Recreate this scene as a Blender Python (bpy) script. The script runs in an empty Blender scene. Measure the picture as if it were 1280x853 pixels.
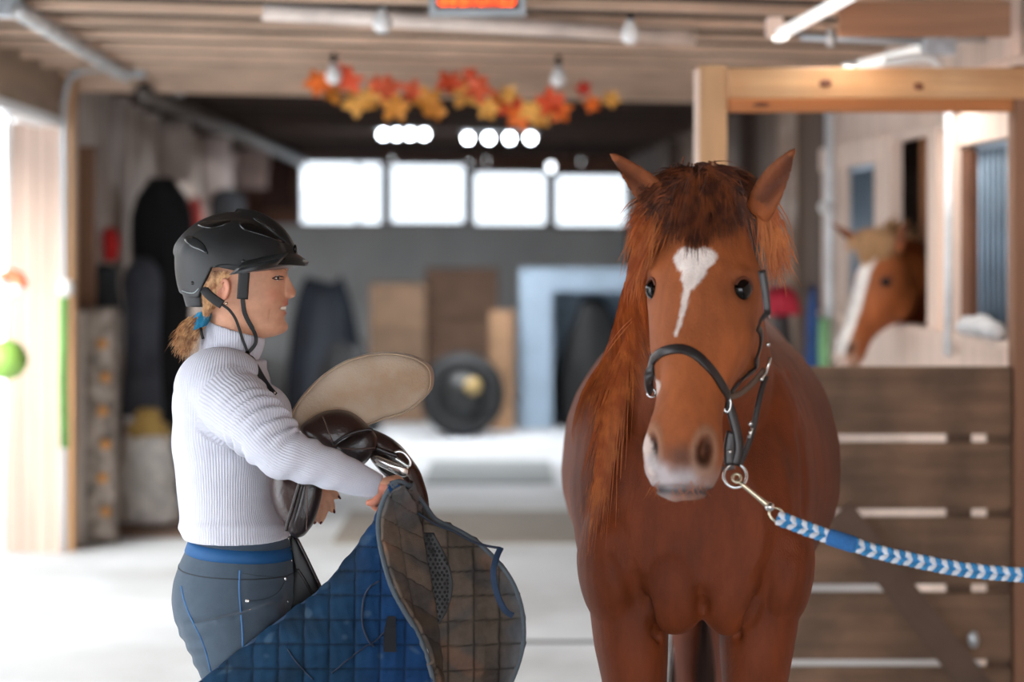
import bpy, bmesh, math, random
import numpy as np
from mathutils import Vector, Matrix, Euler, noise
from mathutils.bvhtree import BVHTree

# ------------------------------------------------------------------ camera, world, light, exposure
S = bpy.context.scene
COL = S.collection
CAMZ = 1.62; F = 2600.0; HY = 305.0
cam_d = bpy.data.cameras.new('camera'); cam = bpy.data.objects.new('camera', cam_d); COL.objects.link(cam)
cam.location = (0, 0, CAMZ); cam.rotation_euler = (math.pi/2, 0, 0)
cam_d.sensor_width = 36; cam_d.lens = F/1280*36; cam_d.shift_y = -(426.5-HY)/1280
cam_d.clip_start = 0.05; cam_d.clip_end = 200
cam_d.dof.use_dof = True; cam_d.dof.focus_distance = 4.5; cam_d.dof.aperture_fstop = 1.8
S.camera = cam
w = bpy.data.worlds.new('overcast_sky'); S.world = w; w.use_nodes = True
bgn = w.node_tree.nodes['Background']; bgn.inputs[0].default_value = (0.88, 0.94, 1.0, 1); bgn.inputs[1].default_value = 1.0
S.view_settings.view_transform = 'Standard'; S.view_settings.look = 'None'; S.view_settings.gamma = 1
S.view_settings.use_curve_mapping = False; S.view_settings.exposure = 2.7
sun_d = bpy.data.lights.new('sun', 'SUN'); sun_d.energy = 1.2; sun_d.angle = math.radians(25); sun_d.color = (1, .95, .88)
sun = bpy.data.objects.new('sun', sun_d); COL.objects.link(sun); sun.rotation_euler = (math.radians(38), math.radians(-52), 0)
S.cycles.use_denoising = True
S.cycles.max_bounces = 6; S.cycles.diffuse_bounces = 4; S.cycles.glossy_bounces = 3; S.cycles.transmission_bounces = 4
S.cycles.sample_clamp_indirect = 6

def W(px, py, Y): return Vector(((px-640)*Y/F, Y, CAMZ+(HY-py)*Y/F))
def WL(px): return lambda Y: (px-640)*Y/F

# ------------------------------------------------------------------ materials
def srgb(c):
    return tuple(((x/255)/12.92 if x/255 <= .04045 else ((x/255+.055)/1.055)**2.4) for x in c)
MATS = {}
def mat(name, rgb, rough=.6, metal=0, var=.25, vscale=(6,6,6), bump=0, bscale=60, attr=None, vary=0, spec=.5, emit=0,
        rib=None, weave=None, sheen=0, coat=0, detail=4, rgb2=None, stain=0, transmission=0):
    if name in MATS: return MATS[name]
    m = bpy.data.materials.new(name); m.use_nodes = True; nt = m.node_tree; N = nt.nodes; L = nt.links
    b = N['Principled BSDF']; col = srgb(rgb)
    b.inputs['Roughness'].default_value = rough; b.inputs['Metallic'].default_value = metal
    b.inputs['Specular IOR Level'].default_value = spec
    if sheen: b.inputs['Sheen Weight'].default_value = sheen; b.inputs['Sheen Roughness'].default_value = .4
    if coat: b.inputs['Coat Weight'].default_value = coat; b.inputs['Coat Roughness'].default_value = .2
    if transmission: b.inputs['Transmission Weight'].default_value = transmission
    tc = N.new('ShaderNodeTexCoord'); mp = N.new('ShaderNodeMapping'); mp.inputs['Scale'].default_value = vscale
    L.new(tc.outputs['Object'], mp.inputs['Vector'])
    no = N.new('ShaderNodeTexNoise'); no.inputs['Scale'].default_value = 1; no.inputs['Detail'].default_value = detail; no.inputs['Roughness'].default_value = .6
    L.new(mp.outputs[0], no.inputs['Vector'])
    mr = N.new('ShaderNodeMapRange'); mr.inputs[1].default_value = .3; mr.inputs[2].default_value = .7
    mr.inputs[3].default_value = 1-var; mr.inputs[4].default_value = 1+var*.6
    L.new(no.outputs[0], mr.inputs[0])
    if attr:
        at = N.new('ShaderNodeAttribute'); at.attribute_name = attr; base = at.outputs['Color']
    else:
        rg = N.new('ShaderNodeRGB'); rg.outputs[0].default_value = (*col, 1); base = rg.outputs[0]
    if rgb2:
        n2 = N.new('ShaderNodeTexNoise'); n2.inputs['Scale'].default_value = stain or 3; n2.inputs['Detail'].default_value = 5
        L.new(tc.outputs['Object'], n2.inputs['Vector'])
        r2 = N.new('ShaderNodeMapRange'); r2.inputs[1].default_value = .42; r2.inputs[2].default_value = .62
        L.new(n2.outputs[0], r2.inputs[0])
        mx = N.new('ShaderNodeMix'); mx.data_type = 'RGBA'; L.new(r2.outputs[0], mx.inputs[0]); L.new(base, mx.inputs[6])
        mx.inputs[7].default_value = (*srgb(rgb2), 1); base = mx.outputs[2]
    sc = N.new('ShaderNodeVectorMath'); sc.operation = 'SCALE'; L.new(base, sc.inputs[0]); L.new(mr.outputs[0], sc.inputs['Scale'])
    out = sc.outputs[0]
    if vary:
        oi = N.new('ShaderNodeObjectInfo'); vr = N.new('ShaderNodeMapRange'); vr.inputs[3].default_value = 1-vary; vr.inputs[4].default_value = 1+vary
        L.new(oi.outputs['Random'], vr.inputs[0]); s2 = N.new('ShaderNodeVectorMath'); s2.operation = 'SCALE'
        L.new(out, s2.inputs[0]); L.new(vr.outputs[0], s2.inputs['Scale']); out = s2.outputs[0]
    L.new(out, b.inputs['Base Color'])
    if emit: L.new(out, b.inputs['Emission Color']); b.inputs['Emission Strength'].default_value = emit
    hsrc = None
    if bump:
        bn = N.new('ShaderNodeTexNoise'); bn.inputs['Scale'].default_value = bscale; bn.inputs['Detail'].default_value = 3
        if vscale[0] != vscale[1] or vscale[1] != vscale[2]:
            mp2 = N.new('ShaderNodeMapping'); mp2.inputs['Scale'].default_value = tuple(v/max(vscale) for v in vscale)
            L.new(tc.outputs['Object'], mp2.inputs['Vector']); L.new(mp2.outputs[0], bn.inputs['Vector'])
        else: L.new(tc.outputs['Object'], bn.inputs['Vector'])
        bp = N.new('ShaderNodeBump'); bp.inputs['Strength'].default_value = bump; bp.inputs['Distance'].default_value = .004
        L.new(bn.outputs[0], bp.inputs['Height']); hsrc = bp.outputs[0]
    if rib:
        at2 = N.new('ShaderNodeAttribute'); at2.attribute_name = rib
        sn = N.new('ShaderNodeMath'); sn.operation = 'SINE'; L.new(at2.outputs['Fac'], sn.inputs[0])
        bp2 = N.new('ShaderNodeBump'); bp2.inputs['Strength'].default_value = .34; bp2.inputs['Distance'].default_value = .0016
        L.new(sn.outputs[0], bp2.inputs['Height'])
        if hsrc: L.new(hsrc, bp2.inputs['Normal'])
        hsrc = bp2.outputs[0]
    if hsrc: L.new(hsrc, b.inputs['Normal'])
    MATS[name] = m
    return m

# ------------------------------------------------------------------ mesh helpers
def catmull(P, n, closed=False):
    P = np.array(P, float); m = len(P); out = []
    segs = m if closed else m-1
    for i in range(segs):
        if closed: p0, p1, p2, p3 = P[(i-1) % m], P[i], P[(i+1) % m], P[(i+2) % m]
        else: p0, p1, p2, p3 = P[max(i-1, 0)], P[i], P[i+1], P[min(i+2, m-1)]
        for k in range(n):
            t = k/n
            out.append(.5*((2*p1)+(-p0+p2)*t+(2*p0-5*p1+4*p2-p3)*t*t+(-p0+3*p1-3*p2+p3)*t**3))
    if not closed: out.append(P[-1])
    return np.array(out)

class MB:
    def __init__(s): s.v = []; s.f = []
    def add(s, vs, fs):
        n = len(s.v); s.v += [tuple(map(float, v)) for v in vs]; s.f += [tuple(n+i for i in f) for f in fs]; return s
    def box(s, x0, x1, y0, y1, z0, z1):
        vs = [(x, y, z) for x in (x0, x1) for y in (y0, y1) for z in (z0, z1)]
        return s.add(vs, [(0,1,3,2),(4,6,7,5),(0,4,5,1),(2,3,7,6),(0,2,6,4),(1,5,7,3)])
    def obox(s, c, ax, ay, az, hx, hy, hz, taper=0):
        c = Vector(c); ax, ay, az = (Vector(a).normalized() for a in (ax, ay, az))
        vs = [c+ax*hx*i+ay*hy*j+az*hz*k for i in (-1, 1) for j in (-1, 1) for k in (-1, 1)]
        return s.add(vs, [(0,1,3,2),(4,6,7,5),(0,4,5,1),(2,3,7,6),(0,2,6,4),(1,5,7,3)])
    def bar(s, p, q, wid, thk, up=(0,0,1)):
        p, q = Vector(p), Vector(q); d = (q-p); l = d.length; d.normalize()
        a = d.cross(Vector(up)); 
        if a.length < 1e-4: a = d.cross(Vector((1,0,0)))
        a.normalize(); b = a.cross(d)
        return s.obox((p+q)/2, d, a, b, l/2, wid/2, thk/2)
    def rings(s, R, cap=True, closed_u=False):
        n = len(R[0]); base = len(s.v)
        for r in R: s.v += [tuple(map(float, p)) for p in r]
        m = len(R)
        for i in range(m if closed_u else m-1):
            a = base+i*n; b = base+((i+1) % m)*n
            for j in range(n): k = (j+1) % n; s.f.append((a+j, a+k, b+k, b+j))
        if cap and not closed_u:
            s.f.append(tuple(base+j for j in reversed(range(n)))); s.f.append(tuple(base+(m-1)*n+j for j in range(n)))
        return s
    def tube(s, P, r, n=8, cap=True, flat=1, closed=False, up=None):
        P = [Vector(p) for p in P]; m = len(P)
        if not hasattr(r, '__len__'): r = [r]*m
        R = []; prev = None
        for i in range(m):
            if closed: t = P[(i+1) % m]-P[(i-1) % m]
            else: t = P[min(i+1, m-1)]-P[max(i-1, 0)]
            if t.length < 1e-9: t = Vector((0,0,1))
            t.normalize()
            if up is not None:
                a = Vector(up).cross(t); a = a if a.length > 1e-4 else Vector((1,0,0)).cross(t)
            elif prev is None:
                a = t.cross(Vector((0,0,1))); a = a if a.length > 1e-3 else t.cross(Vector((1,0,0)))
            else: a = prev - t*prev.dot(t)
            a.normalize(); prev = a; b = t.cross(a)
            R.append([P[i]+a*math.cos(2*math.pi*j/n)*r[i]+b*math.sin(2*math.pi*j/n)*r[i]*flat for j in range(n)])
        return s.rings(R, cap, closed)
    def ell(s, c, rx, ry, rz, n=16, rot=None):
        R = []; c = Vector(c)
        for i in range(1, n):
            t = math.pi*i/n
            r = [Vector((rx*math.sin(t)*math.cos(2*math.pi*j/n), ry*math.sin(t)*math.sin(2*math.pi*j/n), rz*math.cos(t))) for j in range(n)]
            if rot: r = [rot @ p for p in r]
            R.append([c+p for p in r])
        return s.rings(R)
    def lathe(s, c, prof, n=20, axis=None):
        c = Vector(c); R = []
        for r, z in prof: 
            ring = [Vector((max(r, 1e-4)*math.cos(2*math.pi*j/n), max(r, 1e-4)*math.sin(2*math.pi*j/n), z)) for j in range(n)]
            if axis is not None: ring = [axis @ p for p in ring]
            R.append([c+p for p in ring])
        return s.rings(R)
    def ribbon(s, P, nrm, wid, thk):
        """flat strap along P; nrm: normals per point"""
        m = len(P); R = []
        for i in range(m):
            t = (Vector(P[min(i+1, m-1)])-Vector(P[max(i-1, 0)])).normalized(); nn = Vector(nrm[i]).normalized()
            b = t.cross(nn).normalized(); nn = b.cross(t); w_ = wid[i] if hasattr(wid, '__len__') else wid
            c = Vector(P[i])
            R.append([c+b*w_/2-nn*thk/2, c+b*w_/2+nn*thk*.3, c+b*w_*.35+nn*thk/2, c-b*w_*.35+nn*thk/2, c-b*w_/2+nn*thk*.3, c-b*w_/2-nn*thk/2])
        return s.rings(R)
    def mesh(s, name='tmp', off=(0,0,0)):
        me = bpy.data.meshes.new(name); o = Vector(off)
        v = np.array(s.v, dtype=float).reshape(-1, 3)-np.array(o)
        me.from_pydata(v.tolist(), [], s.f); me.update(); return me
    def obj(s, name, m, parent=None, smooth=False, bevel=0, **props):
        loc = wloc(parent); me = s.mesh(name, loc); return link(me, name, m, parent, smooth, bevel, **props)

def wloc(p):
    v = Vector((0,0,0))
    while p is not None: v = v+p.location; p = p.parent
    return v
def link(me, name, m, parent=None, smooth=False, bevel=0, fixn=True, **props):
    if fixn:
        bm = bmesh.new(); bm.from_mesh(me); bmesh.ops.recalc_face_normals(bm, faces=bm.faces); bm.to_mesh(me); bm.free()
    ob = bpy.data.objects.new(name, me); COL.objects.link(ob)
    if m: me.materials.append(m)
    if parent: ob.parent = parent
    if smooth: me.polygons.foreach_set('use_smooth', [True]*len(me.polygons))
    if bevel:
        md = ob.modifiers.new('bevel', 'BEVEL'); md.width = bevel; md.segments = 2; md.limit_method = 'ANGLE'
    for k, v in props.items(): ob[k] = v
    return ob
def thing(name, label, cat, loc=(0,0,0), group=None):
    o = bpy.data.objects.new(name, None); COL.objects.link(o); o.location = loc; o.empty_display_size = .1
    o['label'] = label; o['category'] = cat
    if group: o['group'] = group
    return o
def copy_tree(o, parent=None, **props):
    c = o.copy(); COL.objects.link(c)
    if parent: c.parent = parent
    for ch in list(o.children):
        copy_tree(ch, c)
    for k, v in props.items(): c[k] = v
    return c

def fuse(mb, voxel, it=4, fac=.5):
    """voxel remesh a soup of closed shapes into ONE continuous surface"""
    me = mb.mesh(); bm = bmesh.new(); bm.from_mesh(me); bmesh.ops.recalc_face_normals(bm, faces=bm.faces); bm.to_mesh(me); bm.free()
    ob = bpy.data.objects.new('tmp', me); COL.objects.link(ob)
    md = ob.modifiers.new('r', 'REMESH'); md.mode = 'VOXEL'; md.voxel_size = voxel; md.use_smooth_shade = True
    if it:
        sm = ob.modifiers.new('s', 'SMOOTH'); sm.factor = fac; sm.iterations = it
    dg = bpy.context.evaluated_depsgraph_get(); ev = ob.evaluated_get(dg)
    out = bpy.data.meshes.new_from_object(ev, depsgraph=dg)
    bpy.data.objects.remove(ob); bpy.data.meshes.remove(me)
    return out
def getv(me):
    a = np.empty(len(me.vertices)*3, np.float32); me.vertices.foreach_get('co', a); return a.reshape(-1, 3).astype(float)
def getn(me):
    a = np.empty(len(me.vertices)*3, np.float32); me.vertex_normals.foreach_get('vector', a); return a.reshape(-1, 3).astype(float)
def setv(me, v): me.vertices.foreach_set('co', v.astype(np.float32).ravel()); me.update()
def setattr_f(me, name, v):
    a = me.attributes.new(name, 'FLOAT', 'POINT'); a.data.foreach_set('value', np.asarray(v, np.float32))
def setattr_c(me, name, c):
    a = me.attributes.new(name, 'FLOAT_COLOR', 'POINT'); c = np.asarray(c, np.float32)
    if c.shape[1] == 3: c = np.concatenate([c, np.ones((len(c), 1), np.float32)], 1)
    a.data.foreach_set('color', c.ravel())
def bvh_of(me):
    v = getv(me); return BVHTree.FromPolygons([Vector(p) for p in v], [tuple(p.vertices) for p in me.polygons])
def shift(me, loc): setv(me, getv(me)-np.array(loc)); return me
CAMP = Vector((0, 0, CAMZ))
def cast(bvh, px, py, off=.003, default=None):
    d = W(px, py, 1.0)-CAMP; d.normalize()
    h = bvh.ray_cast(CAMP, d)
    if h[0] is None:
        if default is not None: return (W(px, py, default), Vector((0,-1,0)))
        k = bvh.find_nearest(W(px, py, 3.98)); return (k[0], k[1])
    n = h[1] if h[1].dot(d) < 0 else -h[1]
    return (h[0]+n*off, n)
def near(bvh, p, off=.003):
    h = bvh.find_nearest(Vector(p)); n = (Vector(p)-h[0])
    nn = h[1]
    return (h[0]+nn*off, nn)
def sm(x, a, b):
    t = np.clip((x-a)/(b-a), 0, 1); return t*t*(3-2*t)
def gauss(d, s): return np.exp(-(d/s)**2)
def ring(c, ax, ay, ra, rb, n=32, e=2.0, rb2=None):
    """super-ellipse ring; ra along ax, rb along +ay, rb2 along -ay"""
    out = []; c = Vector(c); ax = Vector(ax); ay = Vector(ay)
    for j in range(n):
        t = 2*math.pi*j/n; cx, sx = math.cos(t), math.sin(t)
        x = math.copysign(abs(cx)**(2/e), cx)*ra; r = rb if (sx >= 0 or rb2 is None) else rb2
        y = math.copysign(abs(sx)**(2/e), sx)*r
        out.append(c+ax*x+ay*y)
    return out
def pillow(mb, outl, Y, t, n=7, tilt=(0,0), bow=0, sharp=.5, Yf=None, m=4):
    """closed cushion-like solid from an outline at depth Y, real thickness t"""
    P = catmull(outl, m, True); c = P.mean(0); R = []
    def pt(q, side, s):
        x = (q[0]-640)*Y/F; z = CAMZ+(HY-q[1])*Y/F; xc = (c[0]-640)*Y/F; zc = CAMZ+(HY-c[1])*Y/F
        y = Y+tilt[0]*(x-xc)+tilt[1]*(z-zc)+bow*((x-xc)**2+(z-zc)**2)+side*t/2*max(0, 1-s**2.6)**sharp
        k = 1
        return (x, y, z)
    ss = [i/n for i in range(1, n+1)]
    for s in ss: R.append([pt(c+(q-c)*s, -1, s) for q in P])
    for s in reversed(ss[:-1]): R.append([pt(c+(q-c)*s, 1, s) for q in P])
    return mb.rings(R)

# ------------------------------------------------------------------ the setting
random.seed(5)
def XL(Y): return -1.9-.042*Y
def XR(Y): return 2.14-.042*Y
PALE = mat('pale_pine', (240,216,200), .65, var=.18, vscale=(14,14,1.2), bump=.3, vary=.06)
PINE = mat('pine', (208,162,116), .55, var=.22, vscale=(1.4,30,30), bump=.3, vary=.05, rgb2=(194,140,92), stain=2.2)
PINEV = mat('pine_upright', (204,158,112), .55, var=.2, vscale=(30,30,1.4), bump=.3)
JOIST = mat('joist_wood', (222,190,164), .7, var=.25, vscale=(1.2,12,12), bump=.4, vary=.14)
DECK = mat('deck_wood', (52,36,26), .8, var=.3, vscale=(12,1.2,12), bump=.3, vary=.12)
DARKW = mat('dark_shaded_wood', (62,46,38), .8, var=.3, vscale=(8,1.5,8), bump=.3, vary=.15)
GATE = mat('weathered_plank', (130,100,78), .75, var=.28, vscale=(1.5,24,24), bump=.5, vary=.06, rgb2=(100,78,62), stain=4)
OLDW = mat('old_board', (168,146,130), .8, var=.35, vscale=(12,12,1.5), bump=.5, vary=.12, rgb2=(205,192,182), stain=2.4)
GALV = mat('galvanised_metal', (188,194,198), .38, metal=.7, var=.1)
WHITEP = mat('white_plastic', (240,240,238), .35, var=.04)
CONC = mat('concrete', (188,191,193), .7, var=.14, vscale=(1.2,.7,1), bump=.2, rgb2=(212,217,222), stain=.9, detail=6, spec=.45)
SNOW = mat('snowy_ground', (238,240,245), .8, var=.04)
STEEL = mat('bar_steel', (150,172,192), .4, metal=.4, var=.1)

def struct(name, mb, m, parent=None, **k):
    o = mb.obj(name, m, parent, **k); 
    if parent is None: o['kind'] = 'structure'
    return o
def sroot(name):
    o = bpy.data.objects.new(name, None); COL.objects.link(o); o['kind'] = 'structure'; return o
struct('ground', MB().box(-40,40,-30,60,-.06,-.03), SNOW)
floor = struct('floor', MB().box(-3.6,5.4,-3.5,23.6,-.03,0), CONC)
struct('trim_5', MB().box(-.1,.36,8.43,8.475,0,.004), mat('seam', (70,72,76), .8), )

# ceiling: deck boards + joists, each its own piece
ceil = sroot('ceiling')
x = -3.6
while x < 5.3:
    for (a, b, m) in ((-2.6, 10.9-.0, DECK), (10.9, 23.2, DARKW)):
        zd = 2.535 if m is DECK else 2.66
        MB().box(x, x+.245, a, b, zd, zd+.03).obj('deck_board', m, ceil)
    x += .25
def joist(Y0, z0, z1, t, m, x0=-3.4, x1=5.2, nm='joist', sk=.26):
    a = Vector((x0, Y0+sk*x0, (z0+z1)/2)); b = Vector((x1, Y0+sk*x1, (z0+z1)/2))
    MB().bar(a, b, t, z1-z0).obj(nm, m, ceil)
Y = -2.0
while Y < 11.6:
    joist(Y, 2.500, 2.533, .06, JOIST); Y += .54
joist(11.75, 2.44, 2.658, .12, JOIST, nm='beam')
Y = 12.5
while Y < 22.5:
    joist(Y, 2.52, 2.658, .06, DARKW, x0=-3.2, x1=5.0); Y += .8  # far joists and deck boards coloured dark for the shade back there
struct('ground.001', MB().box(-3.7,5.5,-2.7,23.6,2.72,2.78), DARKW)['kind'] = 'structure'
bpy.data.objects['ground.001'].name = 'roof'

# left wall beyond the doorway: upright boards
wl = sroot('wall_left'); Y = 10.95
while Y < 21.0:
    w_ = .235; a = Vector((XL(Y)-.02, Y, 1.33)); b = Vector((XL(Y+w_)-.02+random.uniform(-.006,.006), Y+w_, 1.33))
    MB().obox((a+b)/2, b-a, (1,.04,0), (0,0,1), w_/2-.003, .016, 1.33).obj('board', OLDW, wl); Y += w_
struct('wall_left_backing', MB().obox((XL(16.5)-.09,16.5,1.33),(-.042,1,0),(1,.042,0),(0,0,1),5.4,.02,1.33), DARKW).name = 'wall_left_outer'
outer = sroot('wall_shade_outside')  # unseen wall added outside to shade the open doorway
for i in range(40): MB().box(-5.3,-5.26,4+i*.35,4.34+i*.35,0,2.45).obj('plank', mat('shade_wall_plank',(210,196,186),.8,var=.15,vary=.06), outer)
# header over the open doorway on the left and its jamb
hd = sroot('door_1')
p, q = Vector((XL(4)-.05,4,2.46)), Vector((XL(10.9)-.05,10.9,2.46))
MB().bar(p, q, .1, .36).obj('header', mat('header_wood',(172,148,126),.7,var=.25,vscale=(8,1.2,8)), hd)
MB().bar(p+Vector((-.02,0,-.205)), q+Vector((-.02,0,-.205)), .14, .045).obj('header_trim', WHITEP, hd)
for i in range(4):
    xa = XL(10.9)-.3+i*.078
    MB().box(xa, xa+.074, 10.9, 10.96, 0, 2.26).obj('jamb_board', mat('jamb_wood',(206,180,164),.65,var=.15,vscale=(14,14,1.2),vary=.05), hd)
MB().box(XL(10.9)+.012, XL(10.9)+.05, 10.93, 11.05, 0, 2.5).obj('jamb_post', PINEV, hd)
MB().box(*[(p-640)*11.3/F for p in (91,118)],11.3,11.36,0,2.15).obj('door_post', mat('left_post',(128,92,68),.7,var=.2,vscale=(10,10,1)), hd)
struct('wall_left_near', MB().obox((XL(.2)-.05,.2,1.33),(-.042,1,0),(1,.042,0),(0,0,1),2.9,.03,1.33), OLDW).name='wall_left.001'
# far side building skin so the aisle behind the doorway is closed
bw = sroot('wall_back')
def YB(X): return 21.9+.26*X
WIN = [(376,477,204,279),(488,581,207,277.5),(592,683,217,280),(694,796,221,283.5)]
GREYW = mat('grey_panel', (214,216,216), .75, var=.12, vscale=(2,2,2), vary=.02)
BRN = mat('red_brown_wood', (128,88,70), .75, var=.25, vscale=(1.5,8,8), vary=.05)
def wp(px, z, d=0):
    # on the back wall plane:   Y = 21.9+.26X,  X=(px-640)Y/F
    k = (px-640)/F; Yv = 21.9/(1-.26*k); return Vector((k*Yv, Yv+d, z))
def bslab(pa, pb, z0, z1, m, name, par, t=.04, d=0):
    a = wp(pa, (z0+z1)/2, d); b = wp(pb, (z0+z1)/2, d)
    return MB().bar(a, b, t, z1-z0).obj(name, m, par)
def zw(px, py): return CAMZ+(HY-py)*wp(px,0).y/F
xs = 255
while xs < 960:
    bslab(xs, xs+44, 0, zw(xs, 281), GREYW, 'wall_panel', bw, t=.04); xs += 44.6
for a in range(255, 960, 118): bslab(a, a+116, zw(430,204)+.02, 2.66, BRN, 'header_board', bw)
bslab(255, 374, zw(300,281), zw(430,204)+.02, BRN, 'side_board', bw); bslab(798, 960, zw(850,281)-.06, zw(430,204)+.02, BRN, 'side_board', bw)
glass = bpy.data.materials.new('window_glass'); glass.use_nodes = True; g = glass.node_tree; g.nodes.clear()
o_ = g.nodes.new('ShaderNodeOutputMaterial'); mxs = g.nodes.new('ShaderNodeMixShader'); tr = g.nodes.new('ShaderNodeBsdfTransparent'); gl = g.nodes.new('ShaderNodeBsdfGlossy')
gl.inputs['Roughness'].default_value = .05; mxs.inputs[0].default_value = .06; tr.inputs[0].default_value = (.60,.61,.62,1)
g.links.new(tr.outputs[0], mxs.inputs[1]); g.links.new(gl.outputs[0], mxs.inputs[2]); g.links.new(mxs.outputs[0], o_.inputs[0])
for i, (xa, xb, ya, yb) in enumerate(WIN):
    r = sroot('window_%d' % (i+1)); z0, z1 = zw((xa+xb)/2, yb), zw((xa+xb)/2, ya); fm = mat('window_frame', (150,140,134), .6)
    bslab(xa-1, xb+1, z1, z1+.03, fm, 'window_rail', r, t=.07); bslab(xa-1, xb+1, z0-.03, z0, fm, 'window_rail', r, t=.07)
    bslab(xa-1.5, xa+.8, z0, z1, fm, 'window_stile', r, t=.07); bslab(xb-.8, xb+1.5, z0, z1, fm, 'window_stile', r, t=.07)
    bslab(xa, xb, z0, z1, glass, 'pane', r, t=.006)
    if z1+.03 < zw(430,204)+.02: bslab(xa-1.5, xb+1.5, z1+.03, zw(430,204)+.02, BRN, 'head_board', r)
    if i < 3: bslab(xb+1.6, WIN[i+1][0]-1.6, z0-.03, z1+.03, mat('mullion',(116,106,100),.7), 'mullion', bw, t=.05)
    if i == 0: bslab(446, 449, z0, z1, fm, 'window_stile', r, t=.05)

# right wall: stall fronts
wr = sroot('wall_right')
def rbox(Y0, Y1, z0, z1, m, name, par=wr, t=.05, d=0):
    a = Vector((XR(Y0)+d+t/2, Y0, (z0+z1)/2)); b = Vector((XR(Y1)+d+t/2, Y1, (z0+z1)/2))
    return MB().bar(a, b, t, z1-z0).obj(name, m, par)
n = 0
for k in range(5):      # lower planks (horizontal) below the grilles
    rbox(7.3, 11.2, k*.247+.004, (k+1)*.247-.004, PALE, 'plank', t=.04)
rbox(7.3, 11.2, 1.235, 1.262, PALE, 'ledge', t=.1, d=-.03)
Y = 7.3
while Y < 11.15:
    rbox(Y, Y+.19, 2.12, 2.655, PALE, 'board', t=.03, d=.02); Y += .195
rbox(7.3, 8.42, 2.01, 2.13, PALE, 'rail', t=.06, d=-.015); rbox(9.62, 11.2, 2.01, 2.13, PALE, 'rail', t=.06, d=-.015)
rbox(8.42, 9.62, 2.085, 2.13, PALE, 'rail', t=.05)
for (a, b, d) in ((7.3,7.60,-.01), (8.30,8.44,-.02), (8.66,8.82,-.01), (9.53,9.86,-.01), (10.62,10.84,-.01), (11.05,11.2,0)):
    rbox(a, b, 1.26, 2.10, PALE, 'post', t=.06, d=d)
rbox(8.44, 8.66, 1.26, 2.10, PALE, 'board', t=.03, d=.02)
rbox(8.17, 8.30, 1.26, 2.0, mat('jamb_brown',(120,78,56),.7,var=.2), 'jamb', t=.05)
rbox(9.25, 9.50, 0, 2.1, mat('inner_post',(150,100,64),.7,var=.2,vscale=(10,10,1)), 'inner_post', t=.09, d=.12)
for nm, (Ya, Yb_, cnt) in {'stall_grille': (7.62, 8.16, 7), 'stall_grille.001': (9.88, 10.6, 8)}.items():
    loc = (XR((Ya+Yb_)/2)+.03, (Ya+Yb_)/2, 1.26)
    tg = thing('stall_grille', 'upright steel bar grille in the stall front nearest the right edge' if cnt == 7 else 'upright steel bar grille left of the stabled horse in the farther stall front', 'grille', loc)
    for i in range(cnt):
        yy = Ya+(i+.5)*(Yb_-Ya)/cnt
        MB().tube([(XR(yy)+.03, yy, 1.262), (XR(yy)+.03, yy, 2.01)], .0085, 8).obj('bar', STEEL, tg, smooth=True)
    MB().bar((XR(Ya)+.03,Ya,1.275),(XR(Yb_)+.03,Yb_,1.275),.02,.02).obj('rail', STEEL, tg)
    MB().bar((XR(Ya)+.03,Ya,1.995),(XR(Yb_)+.03,Yb_,1.995),.02,.02).obj('rail', STEEL, tg)
# stall interior and the rest of the right side
sw = sroot('wall_stall')
MB().box(5.0,5.05,7.2,12.5,0,2.65).obj('back_panel', DARKW, sw); MB().box(XR(11.25)+.1,5.0,11.22,11.27,0,2.65).obj('divider', DARKW, sw); MB().box(XR(7.3)+.1,5.0,7.2,7.25,0,2.65).obj('divider', DARKW, sw)
Y = 11.25
rw2 = sroot('wall_right.001')
MB2 = mat('right_dark_board', (112,92,78), .8, var=.35, vscale=(12,12,1.5), vary=.2)
while Y < 22.4:
    MB().obox((XR(Y)+.03, Y+.12, 1.33), (-.042,1,0), (1,.042,0), (0,0,1), .117, .018, 1.33).obj('board', MB2, rw2); Y += .24
for Yp, m in ((12.05, OLDW), (13.6, DARKW), (15.4, OLDW), (17.6, DARKW)):
    MB().box(XR(Yp)-.08, XR(Yp)+.02, Yp, Yp+.12, 0, 2.5).obj('post', m, rw2)
struct('wall_right_near', MB().obox((XR(2.3)+.08,2.3,1.33),(-.042,1,0),(1,.042,0),(0,0,1),4.85,.03,1.33), PALE).name = 'wall_right.002'
# upper pale boards over the stall fronts, right edge of frame
for i in range(5):
    MB().box(XR(7.6)-.02+i*.002, XR(7.6)+.015, 7.5-.0+i*.2, 7.69+i*.2, 2.3, 2.655).obj('upper_board', PALE, wr)

# pine frame with a plank gate across the wash bay
fr = thing('gate_frame', 'pine post and header frame above the plank gate at right', 'frame', W(888,933,7.2))
MB().box(*[ (p-640)*7.2/F for p in (873,907)], 7.15, 7.25, 0, 2.235).obj('post', PINEV, fr, bevel=.004)
MB().box((868.5-640)*7.2/F, (872.8-640)*7.2/F, 7.155, 7.245, 0, 2.22).obj('post_edging', PALE, fr)
MB().box(*[ (p-640)*7.2/F for p in (1264,1304)], 7.15, 7.25, 0, 2.235).obj('post', mat('brown_post',(140,98,72),.6,var=.2,vscale=(20,20,1.2)), fr, bevel=.004)
def zt(y, Y=7.2): return CAMZ+(HY-y)*Y/F
MB().box((907.5-640)*7.2/F, (1285-640)*7.2/F, 7.12, 7.148, zt(125), zt(87)).obj('header_board', PINE, fr, bevel=.004)
MB().box((907.5-640)*7.2/F, (1263-640)*7.2/F, 7.16, 7.25, zt(140), zt(122)).obj('header_underside', mat('pine_orange',(190,118,60),.5,var=.2,vscale=(1.4,30,30)), fr, bevel=.003)
kn = mat('knot', (110,62,38), .6)
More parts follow.
